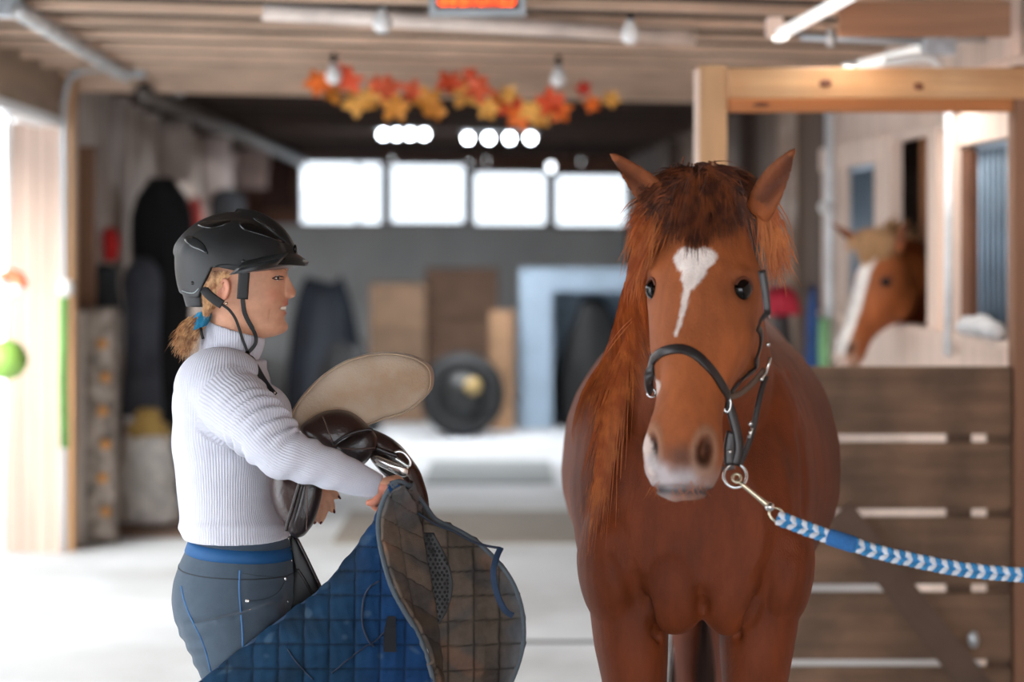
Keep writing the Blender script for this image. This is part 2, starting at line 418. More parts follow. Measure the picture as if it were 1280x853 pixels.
for (kx, ky, r1, r2) in ((1032,104,.022,.015),(1148,108,.018,.013),(952,131,.03,.009)):
    MB().ell(W(kx, ky, 7.119 if ky<120 else 7.159), r1, .004, r2, 10).obj('knot', kn, fr, smooth=True)
gt = thing('plank_gate', 'weathered horizontal plank gate with a diagonal brace behind the lead rope', 'gate', W(1080,933,7.2))
gx0, gx1 = (909-640)*7.2/F, (1263-640)*7.2/F
for (ya, yb) in ((458,542),(553,635),(646,729),(740,823),(833,915)):
    MB().box(gx0, gx1-.002, 7.17, 7.205, zt(yb), zt(ya)).obj('plank', GATE, gt, bevel=.004)
MB().bar(W(1050,640,7.155), W(1232,874,7.155), .1, .026, up=(0,1,0)).obj('brace', mat('brace_wood',(98,76,62),.7,var=.2,vscale=(6,6,6)), gt)
MB().box(gx1-.075, gx1-.003, 7.207, 7.24, zt(905), zt(460)).obj('cleat', GATE, gt)
for kx in (1110,): MB().box(*[(p-640)*7.2/F for p in (kx+75,kx+105)], 7.207, 7.24, zt(905), zt(460)).obj('cleat', GATE, gt)
MB().ell(W(1217,800,7.14), .02,.012,.03,8).obj('latch', GALV, gt, smooth=True)

# conduits and boxes
def pipe(name, label, pts, r, m, cat='pipe', n=10, parts=None, sm_=6):
    P = [Vector(p) for p in (catmull(pts, sm_) if sm_ else pts)]
    o = MB().tube(P, r, n).obj(name, m, None, smooth=True); o['label'] = label; o['category'] = cat; return o
pipe('conduit', 'grey conduit bending from the left post up to the ceiling box', [W(80,690,10.7),W(80,400,10.7),W(80,160,10.7),W(81,125,10.7),W(88,98,10.7),W(104,88,10.7),W(135,86,10.65)], .016, GALV)
pipe('conduit', 'pale conduit running back along the ceiling at far left', [Vector((-1.80,7.6,2.47)),Vector((-1.95,10.5,2.47))], .034, mat('pale_metal',(214,214,212),.4,metal=.3), sm_=0)
pipe('duct', 'dark pipe along the left ceiling edge toward the back wall', [Vector((-1.97,11.1,2.43)),Vector((-2.07,20.6,2.43))], .05, mat('dark_pipe',(96,88,82),.5,metal=.2), sm_=0)
def boxthing(name, label, cat, c, hx, hy, hz, m, bevel=.004, **k):
    o = MB().box(c[0]-hx,c[0]+hx,c[1]-hy,c[1]+hy,c[2]-hz,c[2]+hz).obj(name, m, None, bevel=bevel, **k); o['label'] = label; o['category'] = cat; return o
b_ = W(160,88,10.6); boxthing('junction_box','metal junction box where the left conduit meets the ceiling pipe','box',b_,.085,.05,.036,GALV)
b_ = W(12,8,7.7); boxthing('junction_box','metal box in the top left corner of the ceiling','box',b_,.05,.05,.04,GALV)
b_ = W(218,112,12.0); boxthing('junction_box','small grey box on the dark ceiling left of the leaf garland','box',b_,.05,.04,.04,GALV)
pipe('conduit', 'thin galvanised conduit crossing under the joists at upper right', [W(1000,46,7.9),W(1150,52,7.9),W(1285,45,7.9)], .014, GALV, sm_=0)
b_ = W(1173,56,7.88); o = boxthing('junction_box','galvanised junction box on the upper right conduit','box',b_,.06,.045,.04,mat('galv_box',(196,204,212),.45,metal=.4,var=.25,vscale=(30,30,30)))
o['label'] = 'speckled galvanised junction box on the upper right conduit'
pipe('conduit_elbow', 'white curved pipe dropping behind the pine header', [W(1085,80,7.95),W(1120,76,7.9),W(1150,72,7.86),W(1168,76,7.85),W(1178,92,7.85)], .018, WHITEP)
def tubelight(name, label, a, b, r):
    a, b = Vector(a), Vector(b); t = thing(name, label, 'lamp', (a+b)/2)
    MB().tube([a, b], r, 12).obj('tube', mat('milky_tube',(244,244,242),.3,var=.02,emit=.15), t, smooth=True)
    ld = bpy.data.lights.new('tube_light','AREA'); ld.shape = 'RECTANGLE'; ld.size = .8; ld.size_y = .06; ld.energy = 1.1; ld.color = (1,.96,.9)
    lo = bpy.data.objects.new('tube_light', ld); COL.objects.link(lo); lo.location = (a+b)/2+Vector((0,0,-.05)); lo.rotation_euler = (0,0,math.atan2((b-a).y,(b-a).x))
    d = (b-a).normalized()
    for p_ in (a, b): MB().tube([p_-d*.02, p_+d*.02], r*1.25, 12).obj('end_cap', WHITEP, t, smooth=True)
tubelight('tube_lamp','white tube lamp slanting up out of frame at upper right', W(975,43,7.6), W(1075,-12,6.9), .022)
tubelight('tube_lamp','white tube lamp just above the pine header', W(1062,86,7.8), W(1158,60,8.1), .021)
b_ = W(968,34,7.62); boxthing('lamp_bracket','pale block at the lower end of the slanting tube lamp','bracket',b_,.028,.04,.035,PALE)
pipe('bracket', 'small white clip hanging below the upper right conduit', [W(1037,36,7.88),W(1038,58,7.88)], .012, WHITEP, 'clip', sm_=0)
pipe('conduit', 'white vertical conduit on the stall front beside the nearer grille', [W(1185,445,8.35),W(1186,120,8.35)], .017, mat('offwhite_pipe',(228,232,236),.4), sm_=0)
pipe('conduit', 'white vertical conduit at the far end of the stall fronts', [W(1037,450,10.75),W(1037,110,10.75)], .024, mat('offwhite_pipe',(228,232,236)), sm_=0)
o = MB().ell(W(1030,259,10.6),.03,.03,.03,12).obj('outlet_cap', WHITEP, None, smooth=True); o['label']='round white cap on the far stall front conduit'; o['category']='cap'
pipe('pipe','long white pipe slung under the joists behind the sign', [W(328,15,8.0),W(600,30,8.15),W(868,47,8.3)], .033, mat('cream_pipe',(240,224,212),.5), sm_=0)
# brown blocking between joists at the upper right
MB().box(*[(p-640)*7.4/F for p in (1048,1262)], 7.38, 7.42, zt(46,7.4), zt(2,7.4)).obj('blocking', mat('blocking_wood',(170,126,96),.7,var=.2,vscale=(1.4,20,20)), ceil)
for (bx, by, Yb_, lab) in ((478,27,7.9,'white globe bulb at the left of the long white pipe'),(788,41,7.95,'white globe bulb at the right of the long white pipe'),(417,93,9.6,'white globe bulb at the left end of the leaf garland'),(698,97,9.7,'white globe bulb above the right part of the leaf garland')):
    c = W(bx,by,Yb_); t = thing('globe_bulb', lab, 'bulb', c)
    MB().lathe(c, [(.0,-.045),(.02,-.042),(.035,-.025),(.038,-.005),(.03,.02),(.018,.035),(.016,.05),(.0,.052)], 16).obj('glass', WHITEP, t, smooth=True)
    zz = 2.5-c.z if 2.5 > c.z+.08 else .08
    MB().tube([c+Vector((0,0,.045)), c+Vector((0,0,zz))], .014, 8).obj('socket', mat('black_plastic',(30,30,30),.4), t, smooth=True)
# electronic sign
c = W(597,8,7.5); sg = thing('led_sign','electronic sign with glowing orange lettering hung from the ceiling at top centre','sign',c)
MB().box(c.x-.176,c.x+.176,7.5,7.56,c.z-.032,c.z+.14).obj('housing', mat('sign_frame',(176,184,188),.4,metal=.3), sg, bevel=.006)
MB().box(c.x-.15,c.x+.15,7.493,7.499,c.z-.012,c.z+.12).obj('screen', mat('sign_screen',(24,28,30),.3), sg)
lm = mat('led_orange',(240,72,20),.4,emit=1.3,var=.3,vscale=(60,60,60)); mb = MB()
def glyph(mb, x, z, g):
    pat = {'a':['.##.','...#','.###','#..#','.###'],'n':['###.','#..#','#..#','#..#','#..#'],'m':['####','#.##','#.##','#.##','#.##'],'u':['#..#','#..#','#..#','#..#','.##.'],'s':['.###','#...','.##.','...#','###.']}[g]
    for r_, row in enumerate(pat):
        for q_, ch in enumerate(row):
            if ch == '#': mb.box(x+q_*.0072, x+q_*.0072+.006, 7.489, 7.4925, z+.052-r_*.0115-.009, z+.052-r_*.0115)
for i, g_ in enumerate('amanunas'): glyph(mb, c.x-.143+i*.036, c.z+.004, g_)
mb.obj('lettering', lm, sg)
for s_ in (-.12,.12): MB().tube([(c.x+s_,7.53,c.z+.13),(c.x+s_,7.53,2.655)],.005,6).obj('hanger', GALV, sg)
# garland of autumn leaves
gd = thing('leaf_garland','garland of orange and red autumn leaves strung across the aisle ceiling','garland',W(580,120,9.8))
pts = [W(388,104,9.7),W(430,118,9.75),W(480,122,9.8),W(540,118,9.8),W(600,122,9.8),W(660,134,9.85),W(720,128,9.9),W(772,122,9.95)]
MB().tube([Vector(p) for p in catmull(pts,6)], .004, 6).obj('string', mat('twine',(90,60,40),.8), gd, smooth=True)
LC = [(228,84,40),(240,120,40),(214,140,50),(232,170,80),(226,100,60),(200,50,30),(236,190,120)]
spots = [(398,104,1,17),(416,118,2,15),(437,100,0,17),(446,128,3,18),(462,122,3,14),(485,110,4,17),(494,134,2,18),(516,114,4,15),(536,126,2,18),(562,104,0,17),(580,116,3,19),(598,112,4,18),(610,136,3,14),(620,130,1,16),(640,134,5,17),(650,146,1,17),(664,138,3,15),(688,128,0,18),(700,138,1,15),(729,110,5,10),(740,130,1,11),(764,124,3,11),(472,106,4,12),(545,140,2,12),(588,96,0,12),(636,118,3,12),(676,148,3,13),(428,88,0,12)]
random.seed(3)
for (lx, ly, ci, r_) in spots:
    c = W(lx, ly, 9.75+random.uniform(-.1,.1)); R_ = r_*9.8/F*1.15; ang = random.uniform(0,6.28)
    rot = Euler((random.uniform(-.6,.6), random.uniform(-.6,.6), 0)).to_matrix(); vs = [c]; nn = 20
    for k in range(nn):
        a = 2*math.pi*k/nn; rr = R_*(1.0 if k % 4 == 0 else (.55 if k % 4 == 2 else .8)); vs.append(c+rot@Vector((rr*math.cos(a+ang), .012*math.sin(3*a)-.01, rr*math.sin(a+ang))))
    vb = [Vector(v)+Vector((0,.004,0)) for v in vs]; mb = MB()
    mb.add(vs+vb, [(0,1+k,1+(k+1)%nn) for k in range(nn)]+[(nn+1,nn+2+(k+1)%nn,nn+2+k) for k in range(nn)]+[(1+k,nn+2+k,nn+2+(k+1)%nn,1+(k+1)%nn) for k in range(nn)])
    mb.obj('leaf', mat('leaf_%s' % 'abcdefg'[ci], LC[ci], .6, var=.25, vscale=(20,20,20)), gd)
# lit lamps far back
for (xa, xb, yy, lab, k) in ((479,530,168,'row of lit lamps below the ceiling at left above the back windows',4),(585,663,173,'row of lit lamps below the ceiling at right above the back windows',4)):
    c = W((xa+xb)/2, yy, 16.5); t = thing('lamp_row', lab, 'lamp', c)
    MB().box((xa-640)*16.5/F-.06,(xb-640)*16.5/F+.06,16.47,16.55,c.z+.035,c.z+.06).obj('housing', GALV, t)
    for i in range(k):
        p = W(xa+(xb-xa)*i/(k-1), yy, 16.5)
        MB().ell(p,.032,.032,.032,12).obj('bulb', mat('lit_bulb',(236,246,255),.3,emit=6,var=0), t, smooth=True)
    MB().tube([c+Vector((0,.01,.06)), (c.x,c.y+.01,2.655)],.008,6).obj('stem', GALV, t)
    ld = bpy.data.lights.new('lamp_light','AREA'); ld.shape = 'RECTANGLE'; ld.size = .5; ld.size_y = .2; ld.energy = 11; ld.color = (.95,.97,1)
    lo = bpy.data.objects.new('lamp_light', ld); COL.objects.link(lo); lo.location = c+Vector((0,0,-.06))

# ---- clutter along the left wall
def garment(label, px0, px1, y0, y1, Y, col, name='jacket', seed=0, thick=.16, cat='jacket', shoulders=True):
    rng = random.Random(seed); R = []; k = 14; nn = 28
    for i in range(k+1):
        f = i/k; py = y0+(y1-y0)*f; cx = (px0+px1)/2; hw = (px1-px0)/2
        ww = hw*(.35+.65*min(1,(f/.16))**.5 if shoulders else 1)*(.92+.1*math.sin(f*5+seed))
        c = W(cx, py, Y); rr = []
        for j in range(nn):
            a = 2*math.pi*j/nn; fo = 1+.10*math.sin(a*5+seed+f*2)*f+.05*math.sin(a*9+seed*2)
            rr.append(c+Vector((math.cos(a)*ww*Y/F*fo, math.sin(a)*thick/2*fo*(.5+.5*min(1,f/.1)), 0)))
        R.append(rr)
    o = MB().rings(R).obj(name, mat('cloth_%d_%d_%d' % col, col, .85, var=.35, vscale=(5,5,5), bump=.4, bscale=20), None, smooth=True)
    o['label'] = label; o['category'] = cat; return o
garment('long black coat hanging on the left wall behind the helmet', 164,240,222,560, 13.2,(26,28,32),seed=1,thick=.2)
garment('grey blue jacket hanging in front of the black coat', 152,204,322,520, 12.7,(84,90,102),seed=2,thick=.16)
garment('black cloth draped over the top of the patterned pillar', 93,152,330,392, 11.5,(34,38,42),'dark_cloth',3,.2,'cloth')
garment('dark navy jacket hanging low beside the white sack', 172,238,470,640, 13.4,(34,40,50),seed=4,thick=.2)
garment('narrow red cloth hanging on the left wall above the helmet', 232,254,246,330, 16.4,(150,50,44),'red_cloth',5,.06,'cloth')
garment('small bright red cloth on the left wall beside the conduit', 128,148,284,326, 12.2,(214,44,44),'red_cloth',6,.06,'cloth')
garment('dark coat hanging far down the left wall', 262,305,236,330, 17.5,(52,54,58),seed=7,thick=.15)
garment('dark brown curtain in the far left corner above the helmet', 322,368,192,262, 20.4,(70,44,36),'curtain',8,.1,'curtain',False)
for (lab,a,b,y0,y1,Y,c_,sd) in (('whitish cloth hung high on the left wall nearest the camera',196,242,150,228,14.8,(196,182,174),11),('pale cloth hung high on the left wall in the middle',252,290,168,262,17.6,(206,192,186),12),('pale pink cloth hung high on the left wall nearest the back',294,336,180,236,20.3,(222,196,186),13)):
    garment(lab,a,b,y0,y1,Y,c_,'pale_cloth',sd,.06,'cloth',False)
tp = thing('patterned_pillar','beige patterned padded pillar with orange dots against the left wall','pillar',W(128,690,11.2))
R = []
for i in range(26):
    f = i/25; py = 690-(690-385)*f; c = W(122,py,11.3); R.append(ring(c,(1,0,0),(0,1,0),.11*(1+.05*math.sin(i*1.3)),.09,24,3))
for r in R[:1]: 
    for p in r: p.z = max(p.z, .004)
MB().rings(R).obj('padding', mat('patterned_cloth',(172,158,146),.85,var=.3,rgb2=(112,102,94),stain=14,vscale=(9,9,9)), tp, smooth=True)
for i in range(6): MB().ell(W(128+4*(i%2),430+i*42,11.2),.03,.02,.028,10).obj('dot', mat('dot_orange',(204,140,70),.7), tp, smooth=True)
o = MB().box(*[(p-640)*11.15/F for p in (92,104)],11.12,11.2,0.001,zt(390,11.15)).obj('board', mat('cream_board',(206,196,186),.7,var=.1), None); o['label']='narrow cream board leaning upright against the patterned pillar'; o['category']='board'
sk = thing('feed_sack','crumpled white sack with a yellow top on the floor by the left wall','sack',(W(185,660,12).x,12,0))
R = []
for i in range(14):
    f = i/13; z = .16*0+.02+.5*f; rr = .17*(1-.25*f**2)*(1+.04*math.sin(i*2)); c = Vector((sk.location.x,12,z)); r = []
    for j in range(28):
        a = 2*math.pi*j/28; k_ = 1+.06*math.sin(a*4+i)+.03*math.sin(a*7-i); r.append(c+Vector((math.cos(a)*rr*k_, math.sin(a)*rr*.8*k_, 0)))
    R.append(r)
MB().rings(R).obj('sack_body', mat('sack_white',(232,228,222),.7,var=.35,vscale=(12,12,12),bump=.4,bscale=30), sk, smooth=True)
c = Vector((sk.location.x,12,.55)); MB().rings([ring(c+Vector((0,0,z)),(1,0,0),(0,1,0),r_,r_*.8,20,2) for z, r_ in ((-.04,.13),(.02,.12),(.06,.07),(.09,.08),(.12,.05))]).obj('sack_top', mat('sack_yellow',(206,170,96),.7,var=.3), sk, smooth=True)
o = MB().box(-2.5,-1.62,11.45,12.6,0.0,.012).obj('floor_mat', mat('brown_mat',(128,100,80),.85,var=.2), None); o['label']='brown mat on the floor along the left wall under the sack'; o['category']='mat'
# near left: ball, ribbon, strap
o = MB().ell(W(8,450,9.8),.1,.1,.095,24).obj('ball', mat('lime_green',(150,196,92),.45,var=.1), None, smooth=True); o['label']='lime green ball hanging at the left edge of the frame'; o['category']='ball'
pipe('cord','white cord from which the green ball hangs at the left edge', [W(12,140,9.8),W(10,300,9.8),W(9,426,9.8)], .012, WHITEP, 'cord', sm_=0)
t = thing('ribbon_rosette','orange and white rosette hanging above the green ball','rosette',W(14,352,9.75))
for i in range(8):
    a = i*math.pi/4; c = W(14,354,9.72); MB().ell(c+Vector((.045*math.cos(a),0,.04*math.sin(a))),.035,.02,.03,8).obj('petal', mat('rosette_orange' if i<4 else 'rosette_white',(240,130,90) if i<4 else (240,236,236),.6), t, smooth=True)
pipe('strap','green strap hanging down in front of the left conduit', [W(80,372,10.55),W(79,470,10.55),W(81,560,10.55)], .024, mat('green_strap',(96,150,76),.7), 'strap', sm_=0)
o = MB().ell(W(83,360,10.55),.04,.04,.045,14).obj('knob', WHITEP, None, smooth=True); o['label']='white knob on the left conduit above the green strap'; o['category']='knob'

# ---- clutter at the back
def crate(label, px0, px1, y0, y1, Y, col, name='wooden_crate', cat='crate', depth=.6, nb=3):
    x0, x1 = (px0-640)*Y/F, (px1-640)*Y/F; z1 = zt(y0, Y); z0 = 0.001; m = mat('crate_%d_%d_%d' % col, col, .8, var=.25, vary=.1)
    t = thing(name, label, cat, ((x0+x1)/2, Y+depth/2, z0)); h = (z1-z0)/nb
    for k in range(nb):
        a, b = z0+k*h+.006, z0+(k+1)*h-.006
        MB().box(x0+.02,x1-.02,Y,Y+.02,a,b).obj('slat', m, t); MB().box(x0+.02,x1-.02,Y+depth-.02,Y+depth,a,b).obj('slat', m, t)
        MB().box(x0,x0+.02,Y,Y+depth,a,b).obj('slat', m, t); MB().box(x1-.02,x1,Y,Y+depth,a,b).obj('slat', m, t)
    for xx in (x0+.021, x1-.061): MB().box(xx,xx+.04,Y+.021,Y+.06,z0,z1).obj('corner_post', m, t)
    MB().box(x0+.005,x1-.005,Y+.005,Y+depth-.005,z1-.004,z1+.015).obj('lid', m, t)
    return t
def heap(label, px0, px1, y0, y1, Y, col, name, cat, depth=.8, seed=0, nn=36, rest=None):
    x0, x1 = (px0-640)*Y/F, (px1-640)*Y/F; z1 = zt(y0, Y); z0 = 0.002 if rest is None else zt(rest, Y)+.004; R = []; cx = (x0+x1)/2; hw = (x1-x0)/2
    for i in range(15):
        f = i/14; s = (1-f**3*.55)*(1+.05*math.sin(f*7+seed)); r = []
        for j in range(nn):
            a = 2*math.pi*j/nn; k_ = 1+.08*math.sin(a*3+seed+f*3)+.04*math.sin(a*8+seed*3)
            ca, sa = math.cos(a), math.sin(a)
            r.append((cx+math.copysign(abs(ca)**.7,ca)*hw*s*k_, Y+depth/2+math.copysign(abs(sa)**.7,sa)*depth/2*s*k_, z0+(z1-z0)*f*(1+.04*math.sin(a*2+seed)*(f>.8))))
        R.append(r)
    o = MB().rings(R).obj(name, mat('heap_%d_%d_%d' % col, col, .7, var=.4, vscale=(4,4,4), bump=.4, bscale=12), None, smooth=True); o['label'] = label; o['category'] = cat; return o
heap('dark navy tarpaulin over equipment right of the rider in the background', 352,448,352,497, 18.6,(24,32,44),'covered_equipment','tarpaulin',1.0,1)
heap('low black bundle on the far floor left of the crates', 395,470,430,500, 17.7,(36,38,40),'bundle','bundle',.5,2)
crate('tall brown wooden crate at the back left of the dark wheel', 462,532,356,492, 18.8,(132,106,84))
crate('small crate standing behind the tall brown crate', 532,622,338,492, 19.6,(120,92,74))
crate('low tan crate to the right of the dark wheel', 612,642,392,500, 18.0,(150,116,86), nb=4)
t = thing('garden_roller','dark wheel with a yellow hub at the centre of the background','wheel',(W(578,500,17.4).x,17.4,0))
c = Vector((t.location.x,17.4,.36)); R = []
MB().tube([c+Vector((math.cos(2*math.pi*k/32)*.26,0,math.sin(2*math.pi*k/32)*.26)) for k in range(32)], .10, 12, closed=True).obj('tyre', mat('tyre_black',(22,24,26),.7), t, smooth=True)
MB().lathe(c+Vector((.0,-.03,0)), [(.0,-.03),(.06,-.03),(.08,0),(.19,.02),(.19,.06),(0,.06)], 20, Matrix.Rotation(math.pi/2,3,'X')).obj('rim', mat('rim_dark',(26,28,28),.5), t, smooth=True)
MB().ell(c+Vector((.09,-.16,.08)),.07,.05,.07,14).obj('hub', mat('hub_yellow',(176,150,98),.5), t, smooth=True)
t.name = 'tractor_wheel'
# pale blue cabinet with dark inside
Yc = 18.2; x0, x1 = (650-640)*Yc/F, (792-640)*Yc/F; z1 = zt(336,Yc)
t = thing('metal_cabinet','pale blue metal cabinet with an open dark front at the back right','cabinet',((x0+x1)/2,Yc+.4,0)); cm = mat('cabinet_blue',(150,170,188),.5,metal=.1,var=.15)
MB().box(x0,x0+.28,Yc,Yc+.05,0.0,z1).obj('door', cm, t); MB().box(x0+.281,x1,Yc,Yc+.05,z1-.2,z1).obj('top_panel', cm, t)
MB().box(x0,x0+.03,Yc+.051,Yc+.7,0,z1).obj('side', cm, t); MB().box(x1-.03,x1,Yc+.051,Yc+.7,0,z1).obj('side', cm, t)
MB().box(x0+.031,x1-.031,Yc+.65,Yc+.7,0,z1).obj('back', cm, t); MB().box(x0+.031,x1-.031,Yc+.051,Yc+.649,z1-.03,z1).obj('roof', cm, t)
heap('black machine for the dark inside of the pale blue cabinet', 700,786,378,496, 18.27,(16,18,20),'filler','filler',.42,5)  # black body added to stand for the dark of the cabinet's inside
# mats on the aisle floor
for (a,b,y0,y1,c_,lab) in ((428,742,641,680,(140,132,122),'wide brown rubber mat lying on the aisle floor behind the saddle pad'),(535,690,578,606,(140,146,146),'grey rubber mat on the aisle floor beyond the brown one')):
    Ya, Yb_ = F*CAMZ/(y1-HY), F*CAMZ/(y0-HY); Ym = (Ya+Yb_)/2
    o = MB().box((a-640)*Ym/F,(b-640)*Ym/F,Ya,Yb_,0,.014).obj('floor_mat', mat('mat_%d' % c_[2], c_, .8, var=.12), None); o['label'] = lab; o['category'] = 'mat'
# things seen between horse and stall fronts
heap('red cloth bundle on a dark bin seen just right of the horse\'s cheek', 958,1004,359,371, 11.3,(196,36,60),'red_bundle','bundle',.28,3,rest=395)
heap('dark bin under the red cloth bundle', 962,1002,395,700, 11.3,(60,56,56),'dark_bin','bin',.28,4)
heap('blue bundle standing between the red bundle and the far white conduit', 1009,1030,368,700, 10.9,(36,84,150),'blue_bundle','bundle',.2,4)
pipe('strap','pale green strap hanging at the foot of the far white conduit', [W(1031,398,10.7),W(1030,430,10.7),W(1031,470,10.7)], .03, mat('pale_green',(140,196,140),.7), 'strap', sm_=0)

R = []
for i in range(12):
    f = i/11; yy = 7.62+.56*f; rr = .045*(math.sin(math.pi*(f*.9+.05))**.35)*(1+.1*math.sin(f*17))
    R.append(ring((XR(yy)-.03, yy, 1.264+rr*.95), (1,0,0), (0,0,1), rr, rr*.9, 18))
o = MB().rings(R).obj('rolled_blanket', mat('blanket_grey',(214,214,216),.85,var=.35,vscale=(12,12,12)), None, smooth=True); o['label'] = 'pale grey rolled blanket on the ledge below the nearer stall grille'; o['category'] = 'blanket'

# ------------------------------------------------------------------ the chestnut horse
random.seed(11); rngn = np.random.RandomState(4)
P0 = Vector((.380, 4.17, 1.735)); P1 = W(840, 614, 3.93)
HU = (P1-P0).normalized(); HL = .636
HV = Vector((math.cos(math.radians(19)), -math.sin(math.radians(19)), 0)); HV = (HV-HU*HV.dot(HU)).normalized(); HW = HV.cross(HU).normalized()
if HW.y > 0: HW = -HW
def hl(u, v, w_): return P0+HU*u+HV*v+HW*w_
HM = np.array([HU, HV, HW])
def to_head(P): return (np.asarray(P, float)-np.array(P0)) @ HM.T
head_sec = [(-.05,.035,-.07,-.12),(-.02,.06,-.035,-.16),(.03,.074,-.008,-.20),(.08,.086,.004,-.225),(.13,.108,.010,-.245),(.175,.116,.012,-.262),(.22,.113,.010,-.280),
            (.27,.106,.006,-.280),(.32,.095,.003,-.262),(.37,.077,0,-.205),(.42,.069,-.002,-.165),(.46,.068,-.002,-.145),(.50,.074,-.002,-.135),(.54,.080,-.004,-.128),
            (.575,.074,-.010,-.122),(.60,.064,-.020,-.118),(.622,.052,-.034,-.110),(.636,.018,-.062,-.092)]
def head_ring(sec, n=40):
    u, hw, f, b = sec; mid = f-.45*(f-b)*.9; out = []
    for j in range(n):
        t = 2*math.pi*j/n; cx, sx = math.cos(t), math.sin(t)
        e = 2.5; v_ = math.copysign(abs(cx)**(2/e), cx)*hw; s_ = math.copysign(abs(sx)**(2/e), sx)
        if s_ > 0: w_ = mid+(f-mid)*s_; v_ *= 1-.30*s_**2
        else: w_ = mid+(mid-b)*s_; v_ *= 1-.35*s_**2
        out.append(hl(u, v_, w_))
    return out
hb = MB()
hb.rings([head_ring(s_) for s_ in head_sec])
for s_ in (-1,1): hb.ell(hl(.235,s_*.062,-.185),.045,.085,.10,20,Matrix([HV,HW,HU]).transposed())
def cring(x, y, z, hw, up, dn, e=2.15): return ring((x,y,z),(.995,-.09,0),(0,0,1),hw,up,40,e,dn)
hb.rings([cring(*a) for a in ((.405,4.58,1.0,.15,.16,.16),(.41,4.64,1.02,.215,.22,.235),(.418,4.76,1.03,.262,.31,.265),(.43,4.92,1.03,.285,.40,.275),(.455,5.12,1.03,.318,.43,.29),
    (.49,5.4,1.03,.362,.41,.33),(.52,5.7,1.04,.368,.385,.335),(.55,5.98,1.06,.335,.385,.31),(.58,6.2,1.10,.29,.36,.27),(.595,6.36,1.14,.20,.28,.2),(.60,6.43,1.15,.1,.16,.12))])
# neck
nk = [(.425,4.95,1.12,.235,.30),(.415,4.84,1.27,.205,.285),(.408,4.68,1.42,.165,.24),(.402,4.50,1.52,.135,.19),(.392,4.34,1.61,.112,.14),(.385,4.25,1.655,.088,.09)]
for i, a in enumerate(nk): pass
R = []
for i, (x_, y_, z_, a_, b_) in enumerate(nk):
    d = Vector(nk[min(i+1,5)][:3])-Vector(nk[max(i-1,0)][:3]); d.normalize(); s_ = Vector((1,0,0)); f_ = d.cross(s_).normalized()
    R.append(ring((x_,y_,z_), s_, f_, a_, b_, 32, 2.1))
hb.rings(R)
for sg_ in (-1, 1):
    hb.ell((.415+sg_*.165,4.84,1.06),.115,.19,.29,20)            # shoulder
    hb.ell((.415+sg_*.185,4.70,.90),.085,.12,.15,20)
    hb.ell((.422+sg_*.064,4.628,.862),.082,.062,.115,20)          # pectoral
    fx = .414+sg_*.138
    hb.rings([ring((fx+sg_*dx,y_,z_),(1,0,0),(0,1,0),a_,b_,28,2.2) for dx,y_,z_,a_,b_ in ((.012,4.80,1.02,.085,.14),(.014,4.77,.90,.095,.14),(.012,4.74,.80,.092,.125),(.004,4.72,.70,.084,.108),(-.004,4.71,.60,.070,.09),(-.01,4.71,.52,.055,.065),(-.01,4.70,.46,.052,.056),(-.01,4.70,.41,.048,.05),(-.01,4.72,.36,.033,.038),(-.01,4.73,.25,.029,.034),(-.01,4.73,.17,.034,.04),(-.01,4.71,.13,.038,.043),(-.01,4.685,.085,.03,.034),(-.01,4.665,.05,.036,.04),(-.01,4.66,.03,.03,.03))])
    hx = .585+sg_*.115
    hb.rings([ring((hx-sg_*.055*min(1,max(0,(.95-z_)/.4)),y_,z_),(1,0,0),(0,1,0),a_,b_,28,2.1) for y_,z_,a_,b_ in ((6.12,1.22,.10,.2),(6.12,1.05,.13,.23),(6.10,.88,.12,.19),(6.12,.74,.095,.14),(6.2,.62,.066,.085),(6.28,.54,.054,.062),(6.31,.49,.052,.06),(6.30,.43,.042,.05),(6.28,.32,.031,.036),(6.27,.2,.032,.037),(6.25,.14,.04,.044),(6.22,.09,.031,.035),(6.20,.05,.036,.04),(6.19,.03,.03,.03))])
    # ears: leaf shaped solids
def ear(root, tip, side, wid):
    root, tip = Vector(root), Vector(tip); d = (tip-root); L = d.length; d.normalize()
    wv = HV*side; wv = (wv-d*wv.dot(d)).normalized(); fv = d.cross(wv).normalized()
    fv = fv if fv.y < 0 else -fv
    # the opening faces forward and a little outward
    wv = (wv*.94+fv*.3).normalized(); fv = (fv-wv*fv.dot(wv)).normalized(); R = []
    prof = [(-.15,.95,.6),(0,1.02,.52),(.15,1.03,.42),(.32,.98,.36),(.5,.84,.30),(.66,.64,.26),(.8,.42,.22),(.9,.26,.18),(.98,.10,.10)]
    for t, a_, b_ in prof:
        c = root+d*(L*t)+wv*(math.sin(t*2.6)*-.010+.014*max(0,t-.55)*-1)
        R.append(ring(c, wv, fv, wid*a_, max(.008,wid*b_), 24, 2.0))
    hb.rings(R)
    return root, tip, wv, fv, L
EL = ear(W(826,256,4.17), W(755,194,4.11), -1, .032)
ER = ear(W(952,256,4.14), W(1001,188,4.08), 1, .032)
hme = fuse(hb, .0058, 9)
v = getv(hme); n_ = getn(hme); q = to_head(v)
def groove(v, n_, path, width, depth):
    path = [np.array(p, float) for p in path]; dm = np.full(len(v), 9.)
    for a, b in zip(path[:-1], path[1:]):
        ab = b-a; t = np.clip(((v-a) @ ab)/(ab @ ab), 0, 1); dm = np.minimum(dm, np.linalg.norm(v-(a+t[:, None]*ab), axis=1))
    return v-n_*(depth*gauss(dm, width))[:, None]
hbv = bvh_of(hme)
def hp(px, py): return np.array(cast(hbv, px, py, 0)[0])
def hpl(px, py): return to_head(hp(px, py)[None])[0]
eyeR = hpl(932, 361); 
inh = (q[:,0] > -.08) & (q[:,0] < .66) & (q[:,2] > -.3) & (np.abs(q[:,1]) < .15) & (v[:,1] < 4.4)
disp = np.zeros(len(v))
